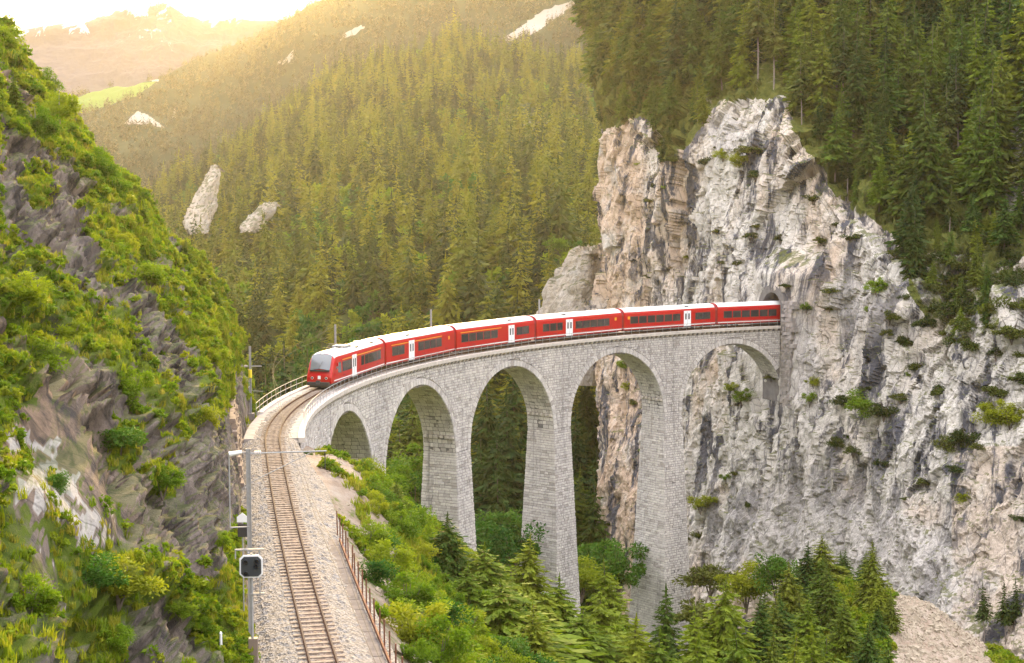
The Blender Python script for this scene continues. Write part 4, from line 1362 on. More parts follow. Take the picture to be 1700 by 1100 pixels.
# signal board with four lamps
Ls = P(417, 940, 58.5)
sg = thing('railway_signal', 'black railway signal board with white rim and four lamps on a grey post', 'signal', (Ls[0], Ls[1], gz1(Ls[0], Ls[1]) - .1), R(4))
zb = Ls[2] - (gz1(Ls[0], Ls[1]) - .1)
def octo(w, h, c): return [(-w + c, -h), (w - c, -h), (w, -h + c), (w, h - c), (w - c, h), (-w + c, h), (-w, h - c), (-w, -h + c)]
def plate(w, h, c, y0, y1):
    o8 = octo(w, h, c)
    m = MB(); m.add([(x, y0, z + zb) for x, z in o8] + [(x, y1, z + zb) for x, z in o8], [tuple(range(8)), tuple(range(8, 16))[::-1]] + [(i, 8 + i, 8 + (i + 1) % 8, (i + 1) % 8) for i in range(8)])
    return m
rim = plate(.44, .44, .14, -.02, .06).build('rim', M_white, sg)
brd = plate(.385, .385, .12, -.045, -.022).build('board', plain('signal_board_black', (.035, .042, .05), .45), sg)
for x, z in ((-.2, .2), (.22, .22), (.2, .02), (-.2, -.26)):
    hd = MB().tube((x, -.045, z + zb), (x, -.17, z + zb), .085, .085, n=14, caps=False).tube((x, -.045, z + zb), (x, -.06, z + zb), .08, n=14).build('lamp_hood', M_black, brd)
pst = MB().tube((0, .1, 0), (0, .1, zb + .5), .055, n=8).build('post', M_steel, sg)
MB().box(-.62, .5, .02, .12, zb + .62, zb + .67).box(-.62, -.58, .02, .12, zb + .3, zb + .64).box(.3, .34, .02, .1, zb - 1.1, zb + .62).box(-.05, .5, .02, .1, zb - 1.12, zb - 1.06).build('service_frame', M_steel, sg)
MB().box(-.16, .2, .0, .3, .9, 2.0).build('relay_box', plain('brown_box', (.20, .15, .12), .6), sg, False, .02)
MB().box(-.14, .18, .0, .28, .3, .85).build('cable_box', M_steel, sg, False, .02)
# white house-shaped plate by the rock wall
Lh = P(402, 862, 63)
hs = thing('marker_sign', 'small white house-shaped marker plate beside the tall mast', 'sign', (Lh[0], Lh[1], 0), 0)
MB().add([(-.22, 0, Lh[2] - .12), (.22, 0, Lh[2] - .12), (.22, 0, Lh[2] + .1), (0, 0, Lh[2] + .28), (-.22, 0, Lh[2] + .1)] + [(-.22, .03, Lh[2] - .12), (.22, .03, Lh[2] - .12), (.22, .03, Lh[2] + .1), (0, .03, Lh[2] + .28), (-.22, .03, Lh[2] + .1)],
         [(0, 1, 2, 3, 4), (9, 8, 7, 6, 5)] + [(i, (i + 1) % 5, 5 + (i + 1) % 5, 5 + i) for i in range(5)]).build('plate', M_white, hs)
MB().box(-.2, .2, .01, .05, Lh[2] - .75, Lh[2] - .2).build('equipment_case', M_under, hs, False, .02)
MB().tube((0, .08, -2.5), (0, .08, Lh[2] + .1), .03, n=6).build('post', M_steel, hs)
# concrete plinth with a white post at the lower left corner
Lp = P(367, 1075, 57)
wp = thing('white_post', 'thin white post standing in the grass at lower left edge', 'post', (Lp[0], Lp[1], Lp[2] - 2.2))
MB().tube((0, 0, 0), (0, 0, 2.75), .05, n=8).build('shaft', M_white, wp)
MB().tube((0, 0, 2.75), (0, 0, 2.82), .06, .02, n=8).build('cap', M_white, wp)
Lc = P(405, 1092, 56)
slab = thing('concrete_slab', 'pale concrete cable slab at the foot of the signal', 'slab', (Lc[0], Lc[1], gz1(Lc[0], Lc[1])))
MB().hexa([(-.9, -2.4, -.5), (.55, -2.4, -.5), (.45, 1.2, -.5), (-.2, 1.2, -.5), (-.9, -2.4, .22), (.55, -2.4, .22), (.45, 1.2, .22), (-.2, 1.2, .22)]).build('slab_body', M_coping, slab, False, .03)
MB().tube((.25, .5, .2), (.25, .5, 1.1), .04, n=8).build('orange_marker', plain('orange_marker_paint', (.6, .2, .05), .6), slab)
# old retaining wall of layered blocks at the left of the track
rw = thing('stone_retaining_wall', 'old dry stone wall of layered brown blocks at the foot of the crag', 'wall', trk(139, -2.9))
im = __import__('mathutils').Matrix.Translation(trk(139, -2.9)).inverted()
M_brownst = plain('brown_wall_stone', (.23, .175, .14), .95, var=.4, scale=1.5)
z = -.5
for r in range(11):
    h = rnd.uniform(.28, .46)
    s = 130 + rnd.uniform(0, .5) + r * .25
    while s < 149 - r * .5:
        w = rnd.uniform(.6, 1.5)
        fo = -2.35 - z * .12 + rnd.uniform(-.08, .1)
        q = [trk(a, o_, zz) for zz in (z, z + h - .03) for a, o_ in ((s, fo - 1.2), (s, fo), (s + w - .04, fo + rnd.uniform(-.05, .05)), (s + w - .04, fo - 1.2))]
        b_ = MB().hexa(q).build('stone', M_brownst, rw); b_.matrix_parent_inverse = im.copy()
        s += w
    z += h
# flagged kerb and rusty fence right of the track
kb = thing('concrete_kerb', 'dark weathered concrete kerb edging the ballast at the right', 'kerb', trk(190, 2.4))
im = __import__('mathutils').Matrix.Translation(trk(190, 2.4)).inverted()
s = 166.5
while s < 240:
    w = rnd.uniform(1.4, 2.0)
    a0, a1 = 1.95 + rnd.uniform(-.04, .04), 2.55 + rnd.uniform(-.03, .05)
    q = [trk(a, o_, zz) for zz in (-.9, -.22 + rnd.uniform(-.02, .02)) for a, o_ in ((s, a0), (s, a1), (s + w - .03, a1), (s + w - .03, a0))]
    b_ = MB().hexa(q).build('kerb_slab', M_kerb, kb, False, .02); b_.matrix_parent_inverse = im.copy()
    s += w
fn = thing('rusty_fence', 'rusty iron fence posts and low rail along the kerb at right of the track', 'fence', trk(190, 2.75))
im = __import__('mathutils').Matrix.Translation(trk(190, 2.75)).inverted()
for i, s in enumerate(np.arange(164.5, 238, 1.75)):
    j, k_ = rnd.uniform(-.05, .05), rnd.uniform(-.06, .06)
    b_ = MB().tube(trk(s, 2.75, -1.2), trk(s + j, 2.75 + k_, .95), .042, .038, n=6).build('fence_post', M_rusty, fn); b_.matrix_parent_inverse = im.copy()
ssf = np.linspace(167, 238, 60)
m = MB(); m.sweep([trk(s, 2.66, -.12) for s in ssf], [(-.05, -.09), (-.05, .09), (.03, .09), (.03, -.09)], True, frames(ssf))
b_ = m.build('low_rail', M_rusty, fn); b_.matrix_parent_inverse = im.copy()
# small dark boulder and marker by the path
for px, py, d in ((568, 866, 90), (520, 765, 111)):
    q = P(px, py, d)
# pale gallery wall far up on the forested hill
gq = P(889, 214, 850)
gw = thing('gallery_wall', 'tiny pale retaining wall far up on the forest hill', 'wall', gq)
MB().box(-6.5, 6.5, -2, 2, -4, 3.2).build('wall_face', M_coping, gw)
MB().box(-6.9, 6.9, -2.4, 2.3, 3.2, 3.9).build('roof_slab', M_concrete, gw)
# ------------------------------------------------------------------ vegetation prototypes
def tri_cloud(pts, us, vs, ks):
    """kite-shaped leaves: centre, half axes -> quads"""
    V = np.concatenate([pts - us, pts + vs * .55 , pts + us, pts - vs * .55], 0)
    n = len(pts)
    F = np.stack([np.arange(n), n + np.arange(n), 2 * n + np.arange(n), 3 * n + np.arange(n)], -1)
    return V, F
def conifer_mesh(name, h, seed, mat, nbr=150, spray=6, slim=.17, bare=.10, ragged=.3, wide=1.0, hang=.8):
    """crown of many drooping fronds spread evenly up the stem"""
    g = np.random.default_rng(seed)
    C_, U_, W_ = [], [], []
    lump = g.uniform(.75, 1.2, 9)
    for i in range(nbr):
        t = 1 - math.sqrt(max(0, 1 - (i + g.uniform(0, 1)) / nbr) ) if True else 0
        t = min(max(t, 0), .985)
        z = h * (bare + (1 - bare) * t)
        a = i * 2.39996 + g.uniform(-.5, .5)
        L = h * slim * ((1 - t) ** .9 * (1 - .5 * max(0, .14 - t) / .14) + .02) * 1.15
        l = L * g.uniform(1 - ragged, 1 + ragged * .6) * lump[int((a % 6.283) / .7) % 9] 
        d = np.array([math.cos(a), math.sin(a), 0])
        s_ = np.array([-d[1], d[0], 0])
        up_ = g.uniform(-.25, .1) + .5 * t
        for q in range(spray):
            f = (q + .4 + g.uniform(0, .4)) / spray
            c = np.array([0, 0, z]) + d * (l * f) + np.array([0, 0, l * (up_ * f - .32 * f * f)])
            side = (1 if q % 2 else -1) * g.uniform(.2, 1.0)
            sl = (l * (.42 - .22 * f) + .012 * h) * g.uniform(.7, 1.3) * wide
            ax = d * g.uniform(.35, .9) + s_ * side * .8 + np.array([0, 0, -hang * g.uniform(.2, 1.1)])
            if f > .8: ax = d + s_ * side * .3 + np.array([0, 0, -.25 + up_])
            ax /= np.linalg.norm(ax)
            wv = np.cross(ax, d * .6 + np.array([0, 0, .6]) + g.normal(0, .6, 3)); wv /= np.linalg.norm(wv) + 1e-6
            C_.append(c + ax * sl * .3); U_.append(ax * sl * .75); W_.append(wv * sl * .5)
    for q in range(8):
        f = .90 + .0125 * q
        b = g.uniform(0, 6.28)
        C_.append(np.array([0, 0, h * f])); U_.append(np.array([g.normal(0, .05), g.normal(0, .05), 1.]) * h * .03); W_.append(np.array([math.cos(b), math.sin(b), 0]) * h * .018 * (1.02 - f) * 12)
    V, F = tri_cloud(np.array(C_), np.array(U_), np.array(W_), None)
    return mesh_np(name, V, F, False, mat)
def trunk_mesh(h, r, mat, seed=0, bend=0.0, n=6):
    m = MB(); g = random.Random(seed)
    p = np.array([0, 0, -1.2])
    k = 5
    for i in range(k):
        f0, f1 = i / k, (i + 1) / k
        q = np.array([g.uniform(-1, 1) * bend * h * .02, g.uniform(-1, 1) * bend * h * .02, h * f1 * .97])
        m.tube(p, q, r * (1 - .9 * f0), r * (1 - .9 * f1), n, i == 0)
        p = q
    return m
def conifer_trunk(h, seed, mat, r=None):
    m = trunk_mesh(h, r or h * .013, mat, seed, .3)
    g = random.Random(seed)
    for i in range(10):                                   # dead lower limbs
        z = h * g.uniform(.04, .3); a = g.uniform(0, 6.28); l = h * g.uniform(.03, .09)
        m.tube((0, 0, z), (math.cos(a) * l, math.sin(a) * l, z - l * .2), h * .0022, h * .0008, 3, False)
    return m.mesh('trunk', mat)
def broadleaf_mesh(name, rx, rz, seed, mat, n=1400, leaf=.16, clumps=14, zc=None):
    g = np.random.default_rng(seed)
    zc = rz if zc is None else zc
    cc = g.normal(0, 1, (clumps, 3)); cc /= np.linalg.norm(cc, axis=1)[:, None]
    cc *= g.uniform(.2, .95, (clumps, 1)); cc[:, 2] = cc[:, 2] * .9
    cr = g.uniform(.2, .44, clumps)
    k = g.integers(0, clumps, n)
    v = g.normal(0, 1, (n, 3)); v /= np.linalg.norm(v, axis=1)[:, None]
    rad = g.uniform(.1, 1.0, n) ** .45 * g.uniform(.75, 1.3, n)
    p = cc[k] + v * (cr[k] * rad)[:, None]
    p = p * np.array([rx, rx, rz]) + np.array([0, 0, zc])
    p[:, 2] = np.where(p[:, 2] < .04 * rz, .04 * rz + np.abs(p[:, 2]) * .25, p[:, 2])
    ax = v + g.normal(0, .7, (n, 3)) + np.array([0, 0, -.1]); ax /= np.linalg.norm(ax, axis=1)[:, None]
    w = np.cross(ax, g.normal(0, 1, (n, 3))); w /= np.linalg.norm(w, axis=1)[:, None] + 1e-6
    sz = leaf * g.uniform(.6, 1.35, n)
    V, F = tri_cloud(p, ax * sz[:, None], w * (sz * .75)[:, None], None)
    return mesh_np(name, V, F, False, mat)
def shrub_stems(rx, rz, seed, mat):
    m = MB(); g = random.Random(seed)
    for i in range(6):
        a = g.uniform(0, 6.28); l = g.uniform(.3, .7)
        m.tube((0, 0, -.3), (math.cos(a) * rx * l * .5, math.sin(a) * rx * l * .5, rz * .8), .035 * rz ** .5, .015, 4, False)
        m.tube((math.cos(a) * rx * l * .5, math.sin(a) * rx * l * .5, rz * .8), (math.cos(a) * rx * l, math.sin(a) * rx * l, rz * 1.5), .015, .006, 3, False)
    return m.mesh('stem', mat)
def tuft_mesh(seed, n=26, h=.5, sp=.28):
    g = np.random.default_rng(seed)
    V, F = [], []
    for i in range(n):
        a = g.uniform(0, 6.28); r = sp * g.random() ** .5; b = g.uniform(0, 6.28)
        p = np.array([math.cos(a) * r, math.sin(a) * r, -.06]); hh = h * g.uniform(.5, 1.2)
        le = np.array([math.cos(b), math.sin(b), 0]) * hh * g.uniform(.15, .6); w = np.array([-math.sin(b), math.cos(b), 0]) * g.uniform(.018, .04) * (h / .5)
        o_ = len(V)
        V += [p - w, p + w, p + le * .4 + np.array([0, 0, hh * .65]) + w * .8, p + le * .4 + np.array([0, 0, hh * .65]) - w * .8, p + le + np.array([0, 0, hh])]
        F += [(o_, o_ + 1, o_ + 2, o_ + 3)]; F.append((o_ + 3, o_ + 2, o_ + 4, o_ + 4))
    F = np.array(F)
    quads = F[F[:, 2] != F[:, 3]]; tris = F[F[:, 2] == F[:, 3]][:, :3]
    return mesh_np('tuft', np.array(V), [quads, tris], False, M_grass)

HI = [conifer_mesh('crown', 10, 300 + i, M_needle, 210, 9, (.20, .22, .17, .21, .16)[i], (.06, .09, .12, .05, .16)[i], .35) for i in range(5)]
HIY = [conifer_mesh('crown', 10, 320 + i, M_needle_y, 210, 9, (.23, .25, .20)[i], (.05, .07, .05)[i], .3, 1.05, .6) for i in range(3)]
HIM = [conifer_mesh('crown', 10, 330 + i, M_needle_m, 200, 8, (.20, .23, .17)[i], (.10, .16, .08)[i], .45) for i in range(3)]
HIT = [conifer_trunk(10, 340 + i, M_bark) for i in range(3)]
THIN = [conifer_mesh('crown', 10, 360 + i, M_scrub, 90, 7, (.12, .14)[i], (.42, .34)[i], .5) for i in range(2)]
THINT = [conifer_trunk(10, 370 + i, M_bark_pale, .10) for i in range(2)]
FARM = [conifer_mesh('crown', 10, 400 + i, M_needle_far, 90, 4, (.17, .20, .15, .22)[i], (.05, .12, .2, .08)[i], .45, 1.15) for i in range(4)]
MINI = [conifer_mesh('crown', 10, 420 + i, M_needle_hazed, 22, 1, (.22, .25, .2)[i], .05, .3, 2.6) for i in range(3)]
CLOSE = [conifer_mesh('crown', 10, 440 + i, M_needle_m, 380, 12, (.22, .26, .19, .23)[i], (.04, .08, .03, .12)[i], (.4, .6, .35, .7)[i], .72) for i in range(4)]
CLOSEY = [conifer_mesh('crown', 10, 450 + i, M_needle_y, 360, 12, (.25, .29, .22, .26)[i], (.04, .1, .03, .06)[i], (.4, .65, .4, .55)[i], .75, .6) for i in range(4)]
BUSH = [broadleaf_mesh('foliage', 1.0, .95, 500 + i, M_leaf, 4200, .058, 17) for i in range(4)]
BUSHD = [broadleaf_mesh('foliage', 1.0, .95, 520 + i, M_leaf_d, 3400, .064, 16) for i in range(3)]
SCRUB = [broadleaf_mesh('foliage', 1.0, .6, 540 + i, M_scrub, 2200, .075, 13) for i in range(3)]
STEM = [shrub_stems(1.0, .9, 560 + i, M_bark) for i in range(2)]
FARB = [broadleaf_mesh('foliage', 1.0, 1.05, 580 + i, M_leaf_d, 420, .17, 11) for i in range(2)]
FARBY = [broadleaf_mesh('foliage', 1.0, 1.0, 590 + i, M_leaf, 420, .17, 11) for i in range(2)]
TUFT = [tuft_mesh(600 + i, 26, .5, .3) for i in range(3)]
GCOV = [broadleaf_mesh('foliage', .5, .26, 620 + i, M_leaf, 90, .12, 6) for i in range(2)]

# ------------------------------------------------------------------ placing on the terrain sheets
def sample_sheet(V, n, mask, g, nrm=None):
    """n random points on a sheet where mask (per quad) holds, area weighted"""
    a, b, c = V[:-1, :-1], V[1:, :-1], V[:-1, 1:]
    ar = np.linalg.norm(np.cross(b - a, c - a), axis=-1) * mask[:-1, :-1]
    ar = np.nan_to_num(ar)
    pr = ar.ravel() / ar.sum()
    k = g.choice(pr.size, n, p=pr)
    i, j = k // ar.shape[1], k % ar.shape[1]
    u, v = g.random(n)[:, None], g.random(n)[:, None]
    return V[i, j] * (1 - u) * (1 - v) + V[i + 1, j] * u * (1 - v) + V[i, j + 1] * (1 - u) * v + V[i + 1, j + 1] * u * v
def thin(Pt, dmin, g):
    cell = {}
    out = []
    for i, p in enumerate(Pt):
        k = (int(p[0] // dmin), int(p[1] // dmin), int(p[2] // dmin))
        ok = True
        for a in (-1, 0, 1):
            for b in (-1, 0, 1):
                for c in (-1, 0, 1):
                    for q in cell.get((k[0] + a, k[1] + b, k[2] + c), ()):
                        if ((Pt[q] - p) ** 2).sum() < dmin * dmin: ok = False
        if ok:
            cell.setdefault(k, []).append(i); out.append(i)
    return np.array(out, int)
def seen(V, sheet_px=None):
    px, py, w = proj(V)
    return (px > -60) & (px < 1760) & (py > -260) & (py < 1200) & (w > 3)

# GN scatter: one object, kind = stuff
def scatter(name, Pt, scl, variants, var_idx, g, tilt=0.0):
    me = bpy.data.meshes.new(name)
    n = len(Pt)
    me.vertices.add(n)
    me.vertices.foreach_set('co', np.ascontiguousarray(Pt, np.float32).ravel())
    for k, a, ty in (('scl', scl, 'FLOAT'), ('rot', g.uniform(0, 6.283, n), 'FLOAT'), ('tx', g.normal(0, .06 + tilt, n), 'FLOAT'), ('ty', g.normal(0, .06 + tilt, n), 'FLOAT')):
        at = me.attributes.new(k, ty, 'POINT'); at.data.foreach_set('value', np.ascontiguousarray(a, np.float32))
    at = me.attributes.new('vi', 'INT', 'POINT'); at.data.foreach_set('value', np.ascontiguousarray(var_idx, np.int32))
    me.update()
    o = obj(name, me); o['kind'] = 'stuff'
    ng = bpy.data.node_groups.new(name + '_nodes', 'GeometryNodeTree')
    ng.interface.new_socket('Geometry', in_out='INPUT', socket_type='NodeSocketGeometry')
    ng.interface.new_socket('Geometry', in_out='OUTPUT', socket_type='NodeSocketGeometry')
    n_, l_ = ng.nodes, ng.links
    gi, go = n_.new('NodeGroupInput'), n_.new('NodeGroupOutput')
    iop = n_.new('GeometryNodeInstanceOnPoints')
    jn = n_.new('GeometryNodeGeometryToInstance')
    for v in variants[::-1]:
        oi = n_.new('GeometryNodeObjectInfo'); oi.inputs['Object'].default_value = v
        oi.inputs['As Instance'].default_value = False
        l_.new(oi.outputs['Geometry'], jn.inputs[0])
    def na(k, ty):
        a = n_.new('GeometryNodeInputNamedAttribute'); a.data_type = ty; a.inputs['Name'].default_value = k
        return a.outputs[0]
    cx = n_.new('ShaderNodeCombineXYZ')
    l_.new(na('tx', 'FLOAT'), cx.inputs[0]); l_.new(na('ty', 'FLOAT'), cx.inputs[1]); l_.new(na('rot', 'FLOAT'), cx.inputs[2])
    l_.new(gi.outputs[0], iop.inputs['Points'])
    l_.new(jn.outputs[0], iop.inputs['Instance'])
    iop.inputs['Pick Instance'].default_value = True
    l_.new(na('vi', 'INT'), iop.inputs['Instance Index'])
    l_.new(cx.outputs[0], iop.inputs['Rotation'])
    l_.new(na('scl', 'FLOAT'), iop.inputs['Scale'])
    l_.new(iop.outputs[0], go.inputs[0])
    md = o.modifiers.new('scatter', 'NODES'); md.node_group = ng
    return o
def loose(me):                                            # a mesh source for the scatters, not placed in the scene
    return bpy.data.objects.new(me.name, me)
V_far = [loose(m) for m in FARM + FARB + FARBY]
V_mini = [loose(m) for m in MINI]
V_tuft = [loose(m) for m in TUFT + GCOV]

# hill forest
g = np.random.default_rng(5)
mask = (~(hbare > .5)).astype(float) * seen(HV)
Pt = sample_sheet(HV, 60000, mask, g)
w = proj(Pt)[2]
keep = g.random(len(Pt)) < np.clip(1.25 - w / 1700, .35, 1)
Pt = Pt[keep]
sel = thin(Pt, 5.2, g)
Pt = Pt[sel]
px_, py_, w = proj(Pt)
gr = fbm(Pt * .014, 3, 66) + .25 * g.standard_normal(len(Pt)) + inpoly(px_, py_, [(600, 250), (720, 170), (800, 170), (760, 240), (650, 270)]) * .5 + inpoly(px_, py_, [(440, 700), (470, 560), (560, 510), (700, 540), (760, 640), (640, 900), (540, 900)]) * .55
vi = g.integers(0, 4, len(Pt))
bl = gr > .31
vi = np.where(bl, np.where(g.random(len(Pt)) < .55, g.integers(6, 8, len(Pt)), g.integers(4, 6, len(Pt))), vi)
hh = g.uniform(1.0, 2.6, len(Pt)) * (1.0 + .5 * fbm(Pt * .03, 2, 12))
scl = np.where(bl, g.uniform(2.6, 4.6, len(Pt)), hh)
for ob_, lo_, hi_ in (('hill_forest', 0, 1e9),):
    scatter(ob_, Pt, scl, V_far, vi, g)
print('hill trees', len(Pt))
# far ridges
mask = (~(rbare > .5)).astype(float) * seen(RV) * (1 - (rveg > .5))
Pt = sample_sheet(RV, 26000, mask, g)
scatter('far_forest', Pt, g.uniform(.75, 1.3, len(Pt)), V_mini, g.integers(0, 3, len(Pt)), g)
P2_ = sample_sheet(R2, 9000, seen(R2).astype(float), g)
scatter('distant_forest', P2_, g.uniform(.6, 1.0, len(P2_)), V_mini, g.integers(0, 3, len(P2_)), g)

# individual trees ------------------------------------------------------------------
def plant(kind, crown, stem, pnt, sc, label, cat, group, stem_name='trunk', crown_name='crown', sxy=1.0):
    r = bpy.data.objects.new(kind, None); COL.objects.link(r)
    r.location = tuple(map(float, pnt)); r.rotation_euler = (rnd.uniform(-.06, .06), rnd.uniform(-.06, .06), rnd.uniform(0, 6.28))
    r.scale = (sc * sxy, sc * sxy, sc)
    r.empty_display_size = .3
    tag(r, label, cat, group)
    obj(stem_name, stem, r); obj(crown_name, crown, r)
    return r
NCON = 0
# forest above the cliff
fm = (for_in & ~inpoly(cpx, cpy, BAREF[0]) & ~inpoly(cpx, cpy, BAREF[1])).astype(float) * seen(CV)
fm *= np.where(scr, .8, 1.0)
Pt = sample_sheet(CV, 4200, fm, g)
Pt = Pt[thin(Pt, 2.9, g)]
px_, py_, w = proj(Pt)
order = np.argsort(w)
Pt, px_, py_ = Pt[order], px_[order], py_[order]
ht = np.where((px_ > 1480) & (py_ > 380), g.uniform(3.5, 7.5, len(Pt)), g.uniform(10, 18, len(Pt)))
ht = np.where((px_ > 1300) & (py_ > 230) & (px_ < 1520), g.uniform(6, 12, len(Pt)), ht)
ht = np.where((px_ < 1330) & (py_ > 150), g.uniform(3.5, 8.5, len(Pt)), ht)
vis = (px_ > -10) & (px_ < 1730) & (py_ - ht * 2522 / w[order] < 1120) & (py_ > -10)
ii = np.where(vis)[0]
print('cliff forest', len(Pt), len(ii))
NEARMAX = 185
for k, i in enumerate(ii[:NEARMAX]):
    p, h = Pt[i], ht[i]
    x_, y_ = px_[i], py_[i]
    zone = ('on the rocky shoulder at far right' if (x_ > 1480 and y_ > 380) else 'on the rim over the left cliff pillar' if (y_ > 130 and x_ < 1150) else 'on the rim over the highest cliff point' if (y_ > 130 and x_ < 1345)
            else 'lining the right rim of the cliff face' if (y_ > 230 and x_ < 1500) else 'in the dark wood at upper right' if x_ > 1530 else 'in the dark wood right of the cliff top' if x_ > 1300 else 'in the dark wood above the left cliff half')
    size = 'tall' if ht[i] > 13.5 else 'short' if ht[i] < 8 else 'medium'
    thinv = rnd.random() < .12
    if thinv: plant('pine_tree', THIN[k % 2], THINT[k % 2], p, h / 10, size + ' thin bare-stemmed pine ' + zone, 'tree', size + ' pines ' + zone)
    else:
        dk = rnd.random() < .5
        sx = rnd.uniform(.8, 1.15)
        nm = size + (' slender' if sx < .93 else ' broad' if sx > 1.05 else '') + (' dark' if dk else ' light green') + ' spruce '
        plant('spruce_tree', HI[rnd.randrange(5)] if dk else (HIM + HIM + HIY)[rnd.randrange(9)], HIT[k % 3], p, h / 10, nm + zone, 'tree', nm + zone, sxy=sx)
    NCON += 1
rest = np.array([i for i in range(len(Pt)) if i not in set(ii[:NEARMAX])])
V_hi = [loose(m) for m in HI[:3] + HIM]
scatter('cliff_top_forest', Pt[rest], ht[rest] / 10, V_hi, g.integers(0, 6, len(rest)), g)

# conifers in the gorge in front of the viaduct: crown tip seen at px, py, at distance d
def base_h(px, py, d):
    t = P(px, py, d)
    zg = gz1(t[0], t[1])
    return np.array([t[0], t[1], zg - .2]), max(2.0, t[2] - zg + .2)
FRONT = [(655, 797, 117, 0, 'dark young spruce beside the dirt bench in front of the second pier'), (735, 848, 112, 0, 'slender spruce just left of the third pier from the tunnel foot'),
         (872, 884, 120, 1, 'pointed conifer standing in front of the middle pier'), (805, 898, 112, 2, 'broad loose pine between two piers, below the dark bushes'), (925, 950, 128, 1, 'light green conifer at the right foot of the middle pier'),
         (1015, 925, 150, 1, 'conifer in the gap left of the tallest pier'), (1108, 966, 128, 0, 'tall pointed spruce in front of the tallest pier foot'), (1200, 955, 138, 1, 'bright green spruce right of the tallest pier'),
         (1165, 1000, 125, 1, 'yellow green conifer beside the tall spruce at the pier foot'), (1262, 990, 140, 0, 'spruce at the bottom between tall pier and rocky knoll'), (1352, 1030, 118, 1, 'yellow tipped spruce at the bottom edge below the knoll'),
         (1372, 888, 160, 0, 'tallest dark spruce on top of the knoll'), (1402, 915, 163, 0, 'second dark spruce on the knoll, right of the tallest'), (1325, 960, 152, 0, 'dark spruce on the left flank of the knoll'), (1300, 985, 146, 0, 'short dark spruce low on the left flank of the knoll'),
         (1430, 955, 158, 0, 'rounded dark spruce on the right side of the knoll'), (1455, 985, 152, 0, 'dark spruce at the edge of the scree'), (1405, 990, 142, 0, 'dark spruce at the front of the knoll'), (1340, 985, 135, 1, 'spruce in front of the knoll, left of its middle'),
         (1447, 1035, 135, 0, 'dark spruce low in front of the scree'), (1280, 1040, 125, 0, 'dark spruce at the bottom edge left of the knoll'), (1232, 1040, 120, 1, 'young spruce at the bottom edge right of the tall pier'),
         (960, 1010, 112, 2, 'loose olive pine at the bottom below the middle arches'), (1045, 1020, 112, 2, 'loose pine at the bottom left of the tall spruce'), (890, 1000, 100, 1, 'bushy conifer at the bottom below the middle pier'), (835, 960, 104, 2, 'ragged olive pine below the third pier'),
         (775, 930, 106, 1, 'young conifer at the foot of the third pier'), (1000, 975, 124, 1, 'small light conifer between the two tallest piers'), (1085, 1040, 112, 1, 'small spruce at bottom edge in front of the tallest pier'), (1150, 1050, 108, 2, 'olive pine at the bottom edge below the tall pier'),
         (1385, 1050, 118, 0, 'dark spruce at bottom edge below the knoll'), (1310, 1050, 116, 1, 'light spruce at bottom edge left below the knoll'), (1475, 1055, 128, 0, 'low spruce at bottom edge beside the scree')]
for px, py, d, ty, lb in FRONT:
    b, h = base_h(px, py, d)
    if h > 17: b[2] += h - 17; h = 17
    cr = (CLOSE[rnd.randrange(4)], CLOSEY[rnd.randrange(4)], CLOSEY[rnd.randrange(4)])[ty]
    plant('pine_tree' if ty == 2 else 'spruce_tree', cr, HIT[0], b, h / 10, lb, 'tree', 'conifers below the viaduct', sxy=max(.85, (1.0, 1.1, 1.5)[ty] * min(1.6, 8 / h + .35)))
    NCON += 1
km = inpoly(ppx, ppy, [(1270, 1120), (1275, 985), (1330, 965), (1400, 955), (1470, 975), (1490, 1040), (1470, 1120)]) & (GY > 105) & (GY < 170)
Pt = sample_sheet(GV, 400, km.astype(float), g); Pt = Pt[thin(Pt, 2.3, g)][:34]
for p in Pt:
    x_, y_, w_ = proj(p)
    zz = 'left flank' if x_ < 1340 else 'right flank' if x_ > 1420 else 'front'
    h = rnd.uniform(3.5, 7.5)
    plant('spruce_tree', HI[rnd.randrange(5)] if rnd.random() < .5 else CLOSE[rnd.randrange(4)] if rnd.random() < .8 else CLOSEY[rnd.randrange(4)], HIT[rnd.randrange(3)], p, h / 10, ('short' if h < 5.2 else 'tall') + ' dense spruce in the clump on the ' + zz + ' of the knoll', 'tree', ('short' if h < 5.2 else 'tall') + ' spruces on the ' + zz + ' of the knoll', sxy=1.15); NCON += 1
for px, py, d, lb in ((1637, 965, 168, 'thin bare-stemmed pine at far lower right, left of the pair'), (1672, 962, 166, 'thin dark pine of the pair at the lower right edge'), (1690, 958, 167, 'rightmost thin pine at the lower right edge')):
    b, h = base_h(px, py, d); b[2] = P(px, 1075, d)[2]; h = P(px, py, d)[2] - b[2]
    plant('pine_tree', THIN[rnd.randrange(2)], THINT[0], b, h / 10, lb, 'tree', 'thin pines at the lower right'); NCON += 1
